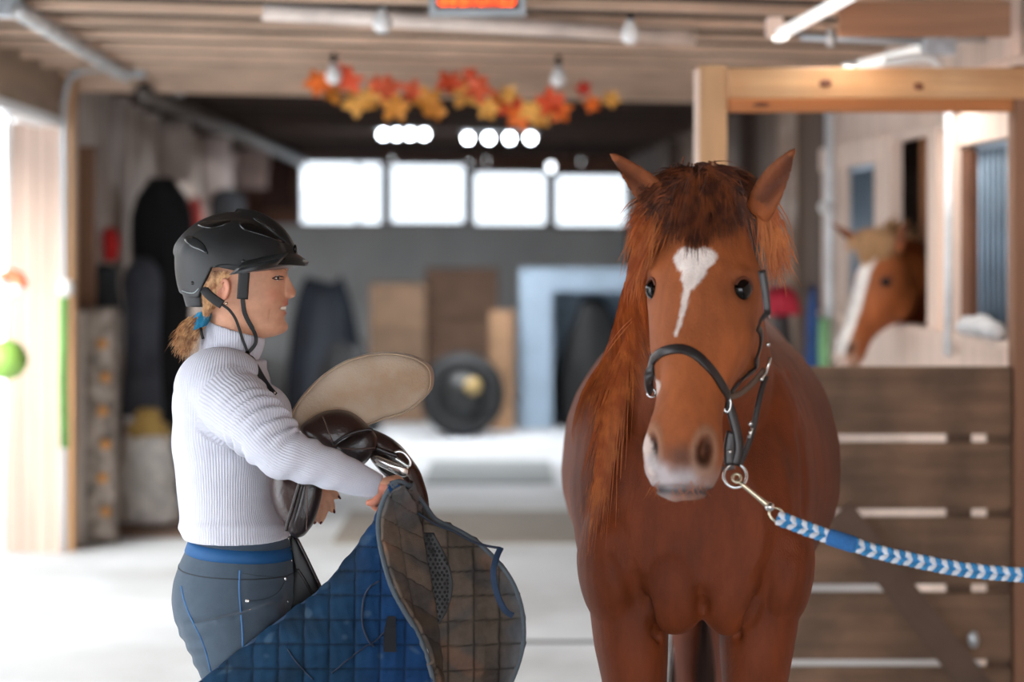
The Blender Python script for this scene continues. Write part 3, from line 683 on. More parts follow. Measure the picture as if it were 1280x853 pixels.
au, av, aw = q[:,0], np.abs(q[:,1]), q[:,2]
eu, ew = eyeR[0], eyeR[2]; ev = abs(eyeR[1])
de = np.sqrt((au-eu)**2+(av-ev)**2+(aw-ew)**2)
disp += -.010*gauss(de, .020)+.007*gauss(np.sqrt(((au-(eu-.030))/.7)**2+(av-ev+.006)**2+(aw-ew-.006)**2), .022)   # socket and brow bone
disp += .0012*gauss(np.sqrt(((au-.33)/3.2)**2+(av-.075)**2+(aw+.062)**2), .018)                                       # facial crest
disp += -.008*gauss(np.sqrt(((au-.40)/2.4)**2+(av-.062)**2+(aw+.04)**2), .020)                                      # hollow of the cheek
disp += -.008*gauss(np.sqrt(((au-.12))**2+(av-.075)**2+(aw-.0)**2), .025)                                            # hollow over the eye
nR = np.array([.548,.051,-.020])
nu, nvv, nw = nR[0], abs(nR[1]), nR[2]
for sgn, (uu, vv_, ww) in ((1, (nR[0], nR[1], nR[2])), (-1, (nR[0]-.004, -abs(nR[1])*.98, nR[2]-.004))):
    dn = np.sqrt(((au-uu)/1.9)**2+((q[:,1]-vv_))**2*1.1+(aw-ww)**2*.7)
    disp += (-.020*gauss(dn, .0095)+.005*gauss(dn-.020, .007))*inh
# mouth slit, chin
mz = np.array(hpl(845,612)); mu = mz[0]
dmz = np.abs(au-(.600+.1*np.minimum(0,(aw+.055))*-1.0))
disp += -.007*gauss(au-(.621-.25*np.clip(-.04-aw,0,.1)), .005)*sm(aw,-.12,-.09)*inh
disp += .004*gauss(au-.585, .012)*sm(aw,-.08,-.03)*inh
v = v+n_*(disp*inh)[:,None]
# ear cups
for (rt, tp_, wv, fv, L) in (EL, ER):
    d = np.array((tp_-rt).normalized()); r0 = np.array(rt); t = ((v-r0) @ d)/L; a_ = (v-r0) @ np.array(wv); f_ = n_ @ np.array(fv)
    k = np.exp(-((t-.42)/.30)**2)*np.exp(-(a_/.017)**2)*(f_ > .25)*(np.linalg.norm(v-(r0+t[:,None]*d*L),axis=1) < .06)*(t > -.05)*(t < 1)
    v = v-np.array(fv)[None]*(k*.016)[:,None]
# chest modelling: cleft between the pectorals, armpit folds, shoulder lines
def bp(px, py): return hp(px, py)
v = groove(v, n_, [bp(878,742),bp(878,760),bp(879,785)], .015, .013)
v = groove(v, n_, [bp(806,752),bp(812,775),bp(826,798)], .010, .030)
v = groove(v, n_, [bp(948,752),bp(938,772),bp(920,795)], .010, .028)
v = groove(v, n_, [bp(770,690),bp(790,735),bp(806,760)], .022, .012)
v = groove(v, n_, [bp(985,690),bp(968,725),bp(950,750)], .022, .012)
v = groove(v, n_, [bp(985,470),bp(1000,540),bp(1005,640),bp(1000,690)], .022, .005)
# soft muscle undulation
nz = np.sin(v[:,0]*23+np.sin(v[:,2]*17)*1.3)*np.sin(v[:,2]*19+v[:,1]*13)*.0022
v = v+n_*(nz*(v[:,2] > .6))[:,None]
setv(hme, v); n_ = getn(hme); q = to_head(v); au, av, aw = q[:,0], np.abs(q[:,1]), q[:,2]
hbv = bvh_of(hme)
def lin(c): return np.array(srgb(c))
def poly_d(q2, pts):
    dm = np.full(len(q2), 9.)
    for a, b in zip(pts[:-1], pts[1:]):
        a, b = np.array(a), np.array(b); ab = b-a; t = np.clip(((q2-a) @ ab)/max(ab @ ab, 1e-9), 0, 1); dm = np.minimum(dm, np.linalg.norm(q2-(a+t[:,None]*ab), axis=1))
    return dm
def coat(second=False):
    base = lin((112,50,17)); c = np.tile(base, (len(v), 1)); mixc = lambda c, col, k: c*(1-k[:,None])+lin(col)[None]*k[:,None]
    hm = inh & (au > -.02)
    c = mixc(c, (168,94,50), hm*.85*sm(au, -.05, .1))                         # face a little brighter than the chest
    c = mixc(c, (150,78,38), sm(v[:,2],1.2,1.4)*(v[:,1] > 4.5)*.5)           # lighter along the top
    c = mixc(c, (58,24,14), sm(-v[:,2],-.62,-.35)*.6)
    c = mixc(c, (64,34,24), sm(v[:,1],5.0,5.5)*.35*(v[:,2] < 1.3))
    front = (aw > -.07)
    mot = np.sin(v[:,0]*140+2*np.sin(v[:,2]*90))*np.sin(v[:,2]*120+2*np.sin(v[:,0]*100))
    # muzzle skin
    mz_ = sm(au, .535, .60)*hm
    c = mixc(c, (160,118,98), mz_*.6)
    c = mixc(c, (198,182,178), hm*sm(au, .565, .59)*(.25+.6*sm(-q[:,1], .0, .03)+.3*gauss(au-.608,.008))*front)
    c = mixc(c, (96,62,48), hm*gauss(np.sqrt(((au-.562)/1.0)**2+((q[:,1]-.008)/1.5)**2), .022)*.85*front)
    c = mixc(c, (112,80,66), hm*gauss(np.sqrt(((au-.592)/.8)**2+((q[:,1]-.006)/1.6)**2), .014)*.7*front)
    c = mixc(c, (48,46,50), hm*gauss(au-(.621-.25*np.clip(-.04-aw,0,.1)), .0095)*sm(aw,-.12,-.09))
    for sgn, (uu, vv_, ww) in ((1, nR), (-1, (nR[0]-.004, -abs(nR[1])*.98, nR[2]-.004))):
        dn = np.sqrt(((au-uu)/1.9)**2+((q[:,1]-vv_))**2*1.1+(aw-ww)**2*.7)
        c = mixc(c, (206,160,130), hm*gauss(dn-.022, .006)*.5); c = mixc(c, (26,20,20), hm*gauss(dn, .0135)**.5)
    if not second:
        for sx, sy, r0 in ((856,322,.026),(880,322,.025),(867,330,.033),(865,343,.025),(862,356,.015)):
            d1 = np.linalg.norm(q[:,:2]-hpl(sx,sy)[:2],axis=1); r1 = r0+.003*mot
            c = mixc(c, (236,224,216), hm*front*sm(-d1, -r1, -r1+.006))
        d1 = poly_d(q[:,:2], [hpl(862,345)[:2], hpl(857,372)[:2], hpl(851,400)[:2], hpl(845,418)[:2]]); r1 = .0105*(1-.5*sm(au,.2,.32))+.002*mot
        c = mixc(c, (232,218,208), hm*front*sm(-d1, -r1, -r1+.005))
        d1 = poly_d(q[:,:2], [hpl(822,486)[:2], hpl(815,505)[:2], hpl(806,525)[:2], hpl(806,550)[:2], hpl(815,585)[:2]]); r1 = .0135+.0015*mot
        c = mixc(c, (226,206,196), hm*sm(-d1, -r1, -r1+.006)*sm(aw,-.11,-.08))
        d1 = poly_d(q[:,:2], [hpl(812,575)[:2], hpl(835,600)[:2], hpl(862,598)[:2]]); c = mixc(c, (206,200,204), hm*front*gauss(d1,.014)*.7)
    else:
        r1 = .044+.003*mot; c = mixc(c, (240,234,228), hm*front*sm(-np.abs(q[:,1]+.004), -r1, -r1+.008)*sm(au,.07,.1))
        c = mixc(c, (200,150,120), hm*sm(au,.56,.6)*.6)
    c = mixc(c, (58,30,22), inh*gauss(de_(), .0255)*.85)
    # ears darker inside, pale rim
    for (rt, tp_, wv, fv, L) in (EL, ER):
        d = np.array((tp_-rt).normalized()); r0 = np.array(rt); t = ((v-r0) @ d)/L; a_ = (v-r0) @ np.array(wv)
        k = (np.linalg.norm(v-(r0+t[:,None]*d*L),axis=1) < .055)*(t > .05)*(t < 1.05)
        c = mixc(c, (156,88,50), k*.9)
        c = mixc(c, (64,30,18), k*np.exp(-(a_/.02)**2)*((n_ @ np.array(fv)) > .1)*.75*(t < .85))
    lo_ = np.sin(v[:,0]*9+2*np.sin(v[:,2]*7+v[:,1]*3))*np.sin(v[:,2]*11+1.5*np.sin(v[:,0]*8)+v[:,1]*5); c = c*(1+.16*lo_*(au > .7 if False else 1))[:,None]
    return c
def de_(): return np.sqrt((au-eu)**2+(av-ev)**2+(aw-ew)**2)
setattr_c(hme, 'coat', coat())
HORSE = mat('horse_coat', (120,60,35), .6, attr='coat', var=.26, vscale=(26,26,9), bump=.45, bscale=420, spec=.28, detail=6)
HOOF = mat('hoof', (60,50,44), .5)
horse = thing('horse', 'chestnut horse with a white star standing in the aisle wearing a dark leather halter', 'horse', (.48,5.4,0))
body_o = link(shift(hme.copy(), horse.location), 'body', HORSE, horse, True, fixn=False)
# hooves
def hooves(parent):
    for sg_ in (-1, 1):
        for (x_, y_) in ((.414+sg_*.128, 4.655), (.585+sg_*.06, 6.185)):
            MB().rings([ring((x_,y_-dy,z_),(1,0,0),(0,1,0),a_,b_,24,2.1) for dy,z_,a_,b_ in ((.02,0,.058,.065),(.02,.01,.060,.068),(.01,.04,.052,.058),(0,.075,.043,.047))]).obj('hoof', HOOF, parent, smooth=True)
hooves(horse)
EYE = mat('horse_eye', (9,6,6), .10, var=0, spec=.35)
LID = mat('eyelid', (112,56,32), .6)
for sgn in (1, -1):
    c = hl(eu, sgn*(ev-.012), ew-.004)
    e = MB().ell(c, .0235, .0235, .0235, 24).obj('eye', EYE, horse, smooth=True)
    O = (HV*sgn*.80+HW*.60).normalized(); E1 = HU; E2 = O.cross(HU).normalized(); cc = c+O*.0120
    for nm, a0, a1, rr in (('upper_eyelid', 0, math.pi, .0034),):
        pts = [cc-E1*math.sin(a)*.0200+E2*math.cos(a)*.0212+O*(.004*abs(math.sin(a))) for a in [a0+(a1-a0)*k/16 for k in range(17)]]
        MB().tube(pts, [.003]+[rr*.8]+[rr]*13+[rr*.8]+[.003], 10).obj(nm, LID, horse, smooth=True)
# hair strands
def strands(guides, r0, jitter=.0, nseg=7, seed=0, sides=3):
    """guides: list of point lists; each becomes a thin tapering strand"""
    vs, fs = [], []
    for g in guides:
        P = np.array(g, float); m = len(P); t = P[-1]-P[0]; a = np.cross(t, [0.3,1,.1]); a /= (np.linalg.norm(a)+1e-9); b = np.cross(t, a); b /= (np.linalg.norm(b)+1e-9)
        base = len(vs)
        for i in range(m):
            r = r0*(1-.85*(i/(m-1))**1.5)
            for k in range(sides):
                th = 2*math.pi*k/sides; vs.append(P[i]+a*r*math.cos(th)+b*r*math.sin(th))
        for i in range(m-1):
            for k in range(sides):
                k2 = (k+1) % sides; fs.append((base+i*sides+k, base+i*sides+k2, base+(i+1)*sides+k2, base+(i+1)*sides+k))
    mb = MB(); mb.v = [tuple(p) for p in vs]; mb.f = fs; return mb
def lock(root, tip, n, spread, curl, rng, sag=0, m=7, endspread=None):
    root, tip = np.array(root, float), np.array(tip, float); out = []
    es = spread if endspread is None else endspread
    for _ in range(n):
        o0 = rng.normal(0, spread, 3); o1 = o0*.6+rng.normal(0, es, 3); L = rng.uniform(.75, 1.05); ph = rng.uniform(0, 6.28); am = curl*rng.uniform(.5, 1.2)
        pts = []
        for i in range(m):
            t = i/(m-1); p = root+(tip-root)*t*L+o0*(1-t)+o1*t; p = p+np.array([math.sin(ph+t*3.5)*am*t, -.4*am*math.sin(t*3.14), sag*4*t*(1-t)+math.cos(ph+t*3)*am*.4*t]); pts.append(p)
        out.append(pts)
    return out
def S_(px, py, off=.004, dflt=4.1): return np.array(cast(hbv, px, py, off, dflt)[0])
rs = np.random.RandomState(8)
FORE = mat('forelock_hair', (74,36,20), .55, var=.45, vscale=(60,60,8), vary=0, rgb2=(128,66,32), stain=30)
MANE = mat('mane_hair', (176,92,44), .5, var=.22, vscale=(60,60,6), rgb2=(206,122,62), stain=25)
G = []
for (x0,y0,x1,y1,n,sp,cu) in ((835,222,818,268,60,.012,.012),(848,214,838,290,80,.013,.012),(862,212,856,302,90,.013,.010),(876,214,872,305,90,.013,.010),(890,216,892,298,90,.013,.012),(905,222,912,290,80,.013,.012),(920,230,930,280,60,.012,.012),
    (868,216,868,318,60,.010,.008),(885,220,880,310,60,.01,.008),(855,226,845,300,60,.012,.012),(900,224,902,300,60,.012,.012)):
    a = S_(x0,y0,.012,4.17); b = S_(x1,y1,.012,4.05); G += lock(a+[0,-.004,-.012], b, int(n*1.7), sp*.8, cu*.6, rs, sag=.003)
for (x0,y0,x1,y1,n) in ((850,222,808,236,90),(846,228,800,256,60),(900,222,938,232,90),(885,214,925,226,60),(862,218,835,216,60),(872,216,905,218,60),(830,240,806,262,40)):
    a = S_(x0,y0+4,.004,4.17); b = S_(x1,y1+4,.008,4.14); G += lock(a, b, int(n*1.5), .010, .009, rs, sag=.008)
strands(G, .0019).obj('forelock', FORE, horse, kind='stuff')
# side tufts and mane on the near-left side of the neck
G = []
for (x0,y0,x1,y1,Ya,Yb,n,sp) in ((826,252,796,300,4.2,4.16,90,.014),(815,262,792,330,4.2,4.18,90,.013),(808,280,790,372,4.22,4.22,90,.012),(812,300,797,352,4.2,4.18,50,.01),(820,248,786,286,4.2,4.2,50,.012),
     (950,258,972,310,4.2,4.2,80,.012),(958,270,982,338,4.2,4.22,90,.012),(955,262,962,350,4.2,4.2,70,.011),(962,275,978,355,4.22,4.24,70,.011)):
    G += lock(W(x0,y0,Ya), W(x1,y1,Yb), int(n*.9), sp, .010, rs, sag=.01)
strands(G, .0019).obj('side_tufts', MANE, horse, kind='stuff')
G = []
for i in range(420):
    f = rs.rand(); w_ = rs.normal(0, 1); x0 = 800-f*24; y0 = 385+f*110; x1 = 768-f*30+w_*10; y1 = 520+f*170+rs.uniform(-70,25)
    a2 = S_(x0-2,y0,.004,4.5); b = S_(x1,y1,.003,4.62); xm = (x0+x1)/2+w_*3-3; mid = S_(xm-4,(y0+y1)/2,.004,4.55); am = rs.uniform(-.004,.004)
    G.append([(1-t)**2*a2+2*t*(1-t)*mid+t*t*b+[am*math.sin(t*6),0,0] for t in [k/6 for k in range(7)]])
for i in range(850):
    f = rs.rand(); c0 = np.array([.388+.045*f, 4.30+.62*f, 1.70-.26*f]); hwn = .10+.10*f; j_ = rs.normal(0,.010,3); L_ = rs.uniform(.6,1.0)
    ctl = [c0+[.0,0,.03], c0+[-hwn*.7,-.02,.01], c0+[-hwn*1.1,-.05,-.10*L_], c0+[-hwn*1.25,-.08,-.20*L_], c0+[-hwn*1.35,-.10,-.30*L_]]
    pts = []
    for k, p in enumerate(catmull(ctl, 2)):
        q_ = near(hbv, p+j_, .006+.004*rs.rand())[0]; pts.append(np.array(q_))
    G.append(pts)
strands(G, .0013).obj('mane', MANE, horse, kind='stuff')
# tail
G = []
for i in range(600):
    a = np.array([.6,6.44,1.22])+rs.normal(0,.02,3); b = np.array([.615,6.55,.22])+rs.normal(0,.055,3)*[1,.6,1]; G.append([a+(b-a)*t+[0,.10*math.sin(t*3.14),0] for t in np.linspace(0,1,7)])
strands(G, .009).obj('tail', mat('tail_hair',(52,28,18),.6,var=.3), horse, kind='stuff')
# whiskers
G = []
for k in range(26):
    a = S_(rs.uniform(812,880), rs.uniform(600,613), 0, 3.93); G.append([a, a+[rs.uniform(-.01,.01),-.008,-.012], a+[rs.uniform(-.02,.02),-.012,-.028]])
strands(G, .0005).obj('whiskers', MANE, horse, kind='stuff')

# second horse looking out of its stall
horse2 = thing('horse', 'chestnut horse with a wide white blaze looking out of the stall behind the gate', 'horse', (2.1,9.7,0))
me2 = hme.copy(); me2.name = 'body2'
A = me2.attributes['coat']; me2.attributes.remove(A); setattr_c(me2, 'coat', coat(True))
ang = math.radians(-38); pol = np.array(P0); tgt = np.array(W(1097,296,9.2)); sc2 = 1.04
c_, s_ = math.cos(ang), math.sin(ang); RM = np.array([[c_,-s_,0],[s_,c_,0],[0,0,1]])
def T2(p): p = np.asarray(p, float); o = (p-pol)*sc2 @ RM.T+tgt; o[...,2] = p[...,2]*.95; return o
if True:
    me_v = T2(getv(me2)); setv(me2, me_v)
link(shift(me2, horse2.location), 'body', HORSE, horse2, True, fixn=False)
def sub2(ob, m=None):
    c = ob.copy(); c.data = ob.data.copy(); COL.objects.link(c); c.parent = horse2
    setv(c.data, T2(getv(ob.data)+np.array(horse.location))-np.array(horse2.location))
    if m: c.data.materials[0] = m
    return c
FLAX = mat('flaxen_mane', (200,156,112), .6, var=.3, vscale=(40,40,8))
for ob in [o for o in horse.children if o.name.split('.')[0] in ('eye','hoof','upper_eyelid','forelock')]: sub2(ob, FLAX if ob.name.startswith('forelock') else None)
G = []
for i in range(16):
    f = i/15; a = T2(np.array([.40,4.28+.55*f,1.80-.33*f])); b = a+np.array([-.10-.04*f,-.12,-.22])
    G += lock(a, b, 30, .02, .01, rs, sag=.03)
strands(G, .004).obj('mane', FLAX, horse2, kind='stuff')

# halter
LEA = mat('halter_leather', (38,32,32), .38, var=.2, bump=.2, spec=.5)
SIL = mat('silver_metal', (214,214,212), .2, metal=.9, var=.05)
BRASSY = mat('pale_brass', (206,196,170), .25, metal=.85, var=.05)
def strap_on(name, pts, wid, thk, parent, m, off=.004, dflt=4.0, k=4, label=None):
    pl = catmull(pts, k); P, Nn = [], []
    for a in pl:
        if len(a) > 2: P.append(W(a[0],a[1],a[2])); Nn.append(Vector((.15,-1,.1)))
        else: 
            h = cast(hbv, a[0], a[1], off, dflt)
            if h[0].y > 4.24 or (P and abs(h[0].y-P[-1].y) > .05): k_ = near(hbv, W(a[0],a[1],min(4.16, P[-1].y if P else 4.16)), off); h = ((Vector(W(a[0],a[1],min(4.18,max(3.9,k_[0].y))))+k_[0])/2, k_[1] if k_[1].y < 0 else Vector((.4,-.9,0)))
            P.append(h[0]); Nn.append(h[1])
    Nn = [sum((Nn[max(0,min(len(Nn)-1,i+d))] for d in (-2,-1,0,1,2)), Vector()) for i in range(len(Nn))]
    P = [sum((P[max(0,min(len(P)-1,i+d))] for d in (-1,0,1)), Vector())/3 if 0 < i < len(P)-1 else P[i] for i in range(len(P))]
    o = MB().ribbon(P, Nn, wid, thk).obj(name, m, parent, smooth=True)
    if label: o['label'] = label
    return P
halter = horse
t = thing('halter', 'dark leather halter with silver rings on the nearer horse', 'halter', hl(.35,0,-.1)); halter = t
hv = Vector(hl(.35,0,0))
NB = strap_on('noseband', [(803,494),(805,478),(811,459),(822,445),(835,438.5),(852,437),(868,443),(882,456),(895,472),(904,487),(910,497)], .0185, .006, t, LEA)
strap_on('cheek_strap', [(952,338),(956,360),(959,385),(960,410),(958,431),(950,448),(940,461),(925,480),(913,494)], .014, .005, t, LEA, off=.006)
yh = NB[-1].y+.012
# the strap runs on behind the jaw and up the far cheek to the crownpiece
def on_head(name, loc, wid=.016, m_=None):
    P, Nn = [], []
    for u_, v_, w_ in catmull(loc, 5):
        k_ = near(hbv, hl(u_, v_, w_), .004); P.append(k_[0]); Nn.append(k_[1])
    MB().ribbon(P, Nn, wid, .005).obj(name, m_ or LEA, t, smooth=True)
nb0, nb1 = to_head(np.array(NB[0])[None])[0], to_head(np.array(NB[-1])[None])[0]
on_head('back_strap', [tuple(nb1), (.43,.075,-.10), (.44,.055,-.17), (.44,0,-.20), (.43,-.055,-.17), (.42,-.08,-.10), tuple(nb0)])
on_head('cheek_strap', [tuple(nb0), (.36,-.11,-.10), (.28,-.14,-.14), (.20,-.15,-.17), (.11,-.14,-.18), (.04,-.12,-.17), (-.02,-.08,-.15)], .014)
strap_on('curb_strap', [(909,500,yh),(915,518,yh),(921,540,yh),(924,562,yh),(919,582,yh)], .018, .007, t, LEA)
strap_on('chin_strap', [(958,470,yh+.05),(953,484,yh+.04),(948,505,yh+.03),(942,535,yh+.02),(934,560,yh+.01),(924,583,yh)], .011, .005, t, LEA)
strap_on('chin_strap', [(912,497,yh+.0),(926,492,yh+.02),(942,478,yh+.04),(956,462,yh+.05)], .012, .005, t, mat('halter_brown',(92,74,62),.4))
strap_on('jaw_strap', [(872,578,yh+.03),(890,584,yh+.02),(905,586,yh+.01),(918,584,yh)], .008, .005, t, mat('halter_grey',(96,88,86),.4))
strap_on('fork_strap', [(917,540,yh+.004),(913,560,yh+.002),(914,582,yh)], .026, .009, t, LEA)
def torus(c, R_, r, axis_a, axis_b, n=28, m=8, sy=1):
    c = Vector(c); P = [c+Vector(axis_a)*R_*math.cos(2*math.pi*k/n)+Vector(axis_b)*R_*sy*math.sin(2*math.pi*k/n) for k in range(n)]
    return MB().tube(P, r, m, closed=True)
torus(W(919,595,yh-.004), .0225, .0030, (1,0,0), (0,.25,1), 32, 10).obj('ring', SIL, t, smooth=True)
torus(W(909,506,yh-.006), .011, .0022, (.6,0,.2), (0,.1,1.3), 24, 8).obj('ring', SIL, t, smooth=True)
torus(NB[0]+Vector((0,-.004,-.003)), .008, .0022, (1,0,0), (0,.1,1), 20, 8).obj('ring', SIL, t, smooth=True)
for (a,b,yo) in (((963,447),(957,468),-.012+.05),((956,468),(950,476),.038),((960,386),(961,398),.0),((940,535),(936,548),0)):
    d0 = W(a[0],a[1],yh+yo) if a[0] != 960 else W(a[0],a[1],min(4.1,cast(hbv,a[0],a[1],.012,4.1)[0].y)); d1 = W(b[0],b[1],yh+yo) if a[0] != 960 else W(b[0],b[1],min(4.1,cast(hbv,b[0],b[1],.012,4.1)[0].y))
    MB().tube([d0,(d0+d1)/2,d1],.0032,8).obj('buckle', SIL, t, smooth=True)
for (a, b) in ((912,565),(938,530),(952,474),(960,431)):
    MB().ell(W(a,b,yh-.006 if b > 500 else yh+.03),.0045,.003,.0045,10).obj('rivet', SIL, t, smooth=True)
# lead rope with snap
lr = thing('lead_rope', 'blue and white braided lead rope with a silver snap leading right from the halter', 'rope', W(975,648,3.93))
yr = yh-.012
MB().tube([W(922,599,yr),W(930,608,yr),W(945,620,yr),W(956,629,yr),W(962,634,yr)], [.004,.0042,.0045,.006,.007], 10).obj('snap_shank', BRASSY, lr, smooth=True)
torus(W(921,598,yr), .008, .0028, (1,0,0), (0,.3,1), 20, 8).obj('snap_hook', BRASSY, lr, smooth=True)
MB().ell(W(962,634,yr),.010,.009,.009,12).obj('swivel', SIL, lr, smooth=True)
ra = Vector((.80,0,-.6)).normalized(); rb = Vector((.55,.25,.8)).normalized()
torus(W(971,644,yr), .0165, .0028, ra, rb, 26, 8, .75).obj('snap_eye', BRASSY, lr, smooth=True)
rope = [W(*p) for p in ((974,648,3.93),(1000,658,3.925),(1030,669,3.91),(1060,679,3.90),(1100,691,3.88),(1140,700,3.86),(1190,710,3.83),(1240,716,3.80),(1300,720,3.76),(1360,722,3.72))]
rope = [p*1.0 if False else CAMP+(p-CAMP)*((yr-(.02+.10*(i/9)**1.2))/p.y) for i, p in enumerate(rope)]; print('YR', yr)
rp = catmull(rope, 16); rp = [Vector(p) for p in rp]
RB = mat('rope_blue', (58,140,196), .8, var=.25, vscale=(60,60,60), bump=.5, bscale=300); RWm = mat('rope_white', (222,228,236), .8, var=.12, vscale=(60,60,60), bump=.5, bscale=300); RG = mat('rope_pale', (170,176,190), .8, var=.3, vscale=(90,90,90))
def arc(P):
    s = [0]
    for a, b in zip(P[:-1], P[1:]): s.append(s[-1]+(b-a).length)
    return s
ss = arc(rp)
dense = []; NN = 620
for i in range(NN):
    t_ = ss[-1]*i/(NN-1); k = max(0, min(len(ss)-2, next((j for j in range(len(ss)-1) if ss[j+1] >= t_), len(ss)-2))); f = (t_-ss[k])/(ss[k+1]-ss[k]); dense.append((rp[k].lerp(rp[k+1], f), t_))
tot = ss[-1]; core = [d[0] for d in dense]
MB().tube(core[::6], .0045, 10).obj('core', RB, lr, smooth=True)
for kx in range(4):
    ph = kx*math.pi/2; P = []
    for i, (p, s) in enumerate(dense):
        tg = (dense[min(i+1,NN-1)][0]-dense[max(i-1,0)][0]).normalized(); a_ = tg.cross(Vector((0,-1,0))).normalized(); b2 = tg.cross(a_)
        # two-over two-under plait: a flattened figure of eight per strand
        th = s*2*math.pi/.046+ph; P.append(p+a_*(.0088*math.sin(th))+b2*(.0050*math.sin(2*th+.6)))
    fat = [.0070 if s < .16 else .0066 for _, s in dense]
    MB().tube(P, fat, 7, flat=.8).obj('strand', RB if kx in (0,2) else RWm, lr, smooth=True)
# splice sleeve just behind the snap
i0, i1 = [next(i for i, d in enumerate(dense) if d[0].x >= (px-640)*d[0].y/F) for px in (1034, 1072)]
MB().tube(core[i0:i1:4], [.013]+[.0165]*(len(core[i0:i1:4])-2)+[.013], 12).obj('splice', mat('rope_splice',(48,112,176),.85,var=.2,vscale=(80,80,80),bump=.6,bscale=250), lr, smooth=True)

# ------------------------------------------------------------------ the rider
YT = 4.62; KP = YT/F
def prow(rows, y, col): return np.interp(y, [r[0] for r in rows], [r[col] for r in rows])
def tring(py, xl, xr, hd, Y=YT, n=48, e=2.25, tilt=0, yoff=0):
    """torso ring: xl/xr = back/front outline in the profile view"""
    a, b = W(xl, py-tilt, Y), W(xr, py+tilt, Y); c = (a+b)/2; ax = (b-a)/2
    return [c+Vector((ax.x*math.copysign(abs(math.cos(t))**(2/e), math.cos(t)), hd*math.copysign(abs(math.sin(t))**(2/e), math.sin(t))+yoff, ax.z*math.cos(t))) for t in [2*math.pi*j/n for j in range(n)]]
sw_rows = [(450,246,334,.07),(460,234,332,.115),(472,226,336,.158),(488,221,340,.185),(510,217.5,344,.192),(535,217,347,.184),(562,218.5,348,.170),(590,221,347,.157),(615,223.5,342,.150),(635,226,346,.152),(652,227,355,.158),(664,228.5,362,.163),(670,231,364,.163)]
br_rows = [(655,244,354,.13),(668,240,360,.146),(685,234,365,.158),(702,226,368,.168),(725,218.5,370,.177),(746,216.5,369,.18),(765,219,366,.178),(785,226,360,.172),(805,236,352,.155)]
ARM = [((268,484),4.52,.078),((284,498),4.48,.079),((302,514),4.43,.073),((322,533),4.38,.067),((338,551),4.35,.062),((354,566),4.335,.057),((372,573),4.33,.050),((396,581),4.33,.045),((422,590),4.335,.041),((448,600),4.345,.035),((466,606.5),4.352,.029),((474,609.5),4.355,.0262)]
ARL = [((290,488),4.74,.075),((305,510),4.79,.072),((322,545),4.84,.064),((338,585),4.85,.056),((355,608),4.82,.05),((378,612),4.76,.038),((392,613),4.72,.028)]
def arm_tube(mb, A, k=1.0, dk=0, ext=None):
    P = catmull([[*W(a[0][0],a[0][1],a[1]), a[2]] for a in A], 4)
    mb.tube([Vector(p[:3]) for p in P], [max(.008, p[3]*k-dk) for p in P], 24); return P
def legs(mb, dk=0, k=1.0, low=True):
    for Yc, dx in ((4.525, 0), (4.715, 6)):
        L = [((290+dx,760),.118),((300+dx,800),.112),((318+dx,853),.098),((332+dx,905),.080),((336+dx,955),.066)]
        if low: L += [((330+dx,1010),.062),((322+dx,1060),.056),((318+dx,1120),.042),((316+dx,1175),.036)]
        P = catmull([[*W(a[0][0],a[0][1],Yc), a[1]] for a in L], 3)
        mb.tube([Vector(p[:3]) for p in P], [p[3]*k-dk for p in P], 24)
# --- body: one continuous surface
bb = MB()
fr_pts = [(277,322),(281,334),(285,348),(298,354.5),(312,358.5),(325,360.3),(333,359.8),(338,358.8),(342,357.8),(347,357.4),(353,357),(360,357),(367,357.8),(372,359),(376,360.3),(380,359.9),(383.5,357.6),(386,356),(389,357.2),(392.5,357.6),(396,356),(399,355.4),(403,357.8),(407.5,360.4),(411.5,360),(415,357),(418.5,350.5),(421.5,340),(423,330)]
bk_pts = [(277,282),(281,266),(287,252),(300,243),(320,240),(345,242),(365,248),(380,254),(392,262),(400,278),(408,292),(415,305),(423,316)]
hw_pts = [(277,.028),(281,.043),(288,.060),(300,.073),(320,.0765),(340,.075),(352,.0735),(365,.0715),(378,.068),(390,.062),(400,.056),(410,.045),(417,.034),(423,.020)]
HR = []
for py in np.linspace(277, 423, 80):
    xf, xb, hw = (np.interp(py, [p[0] for p in T], [p[1] for p in T]) for T in (fr_pts, bk_pts, hw_pts)); xc = 304 if py < 395 else (304+(py-395)*.9); xc = min(xc, xf-6); r = []
    for j in range(72):
        t = 2*math.pi*j/72; c_, s_ = math.cos(t), math.sin(t)
        if c_ > 0: x = xc+(xf-xc)*abs(c_)**.88; yy = math.copysign(abs(s_)**.96, s_)*hw*(1-.06*c_)
        else: x = xc-(xc-xb)*abs(c_)**.9; yy = math.copysign(abs(s_)**.9, s_)*hw
        r.append(W(x, py, YT)+Vector((0, yy, 0)))
    HR.append(r)
bb.rings(HR)
# nose wedge
NR = []
for py, xf, hw in ((338,359,.006),(344,359.6,.0075),(350,362.5,.0085),(356,365.8,.0098),(361,368.6,.012),(365,370.2,.0145),(368,370,.0158),(371,368,.0150),(373.5,364,.012)):
    NR.append([W(xf-(14*(1-math.cos(t))/2), py, YT)+Vector((0, hw*math.sin(t)*(1+.25*(1-math.cos(t))/2), 0)) for t in [2*math.pi*j/20 for j in range(20)]])
bb.rings(NR)
for s_ in (-1, 1): bb.ell(W(364.2,369.3,YT)+Vector((0,s_*.0125,0)), .0085,.0065,.0068, 12)
bb.tube([W(296,385,YT),W(292,405,YT),W(286,430,YT),W(282,458,YT)], [.056,.054,.056,.070], 28)
bb.rings([tring(r[0], r[1]+9, r[2]-9, r[3]-.014) for r in sw_rows])
bb.rings([tring(r[0], r[1]+6, r[2]-6, r[3]-.012) for r in br_rows])
legs(bb, .012)
AP = arm_tube(bb, ARM, 1, .009); AQ = arm_tube(bb, ARL, 1, .008)
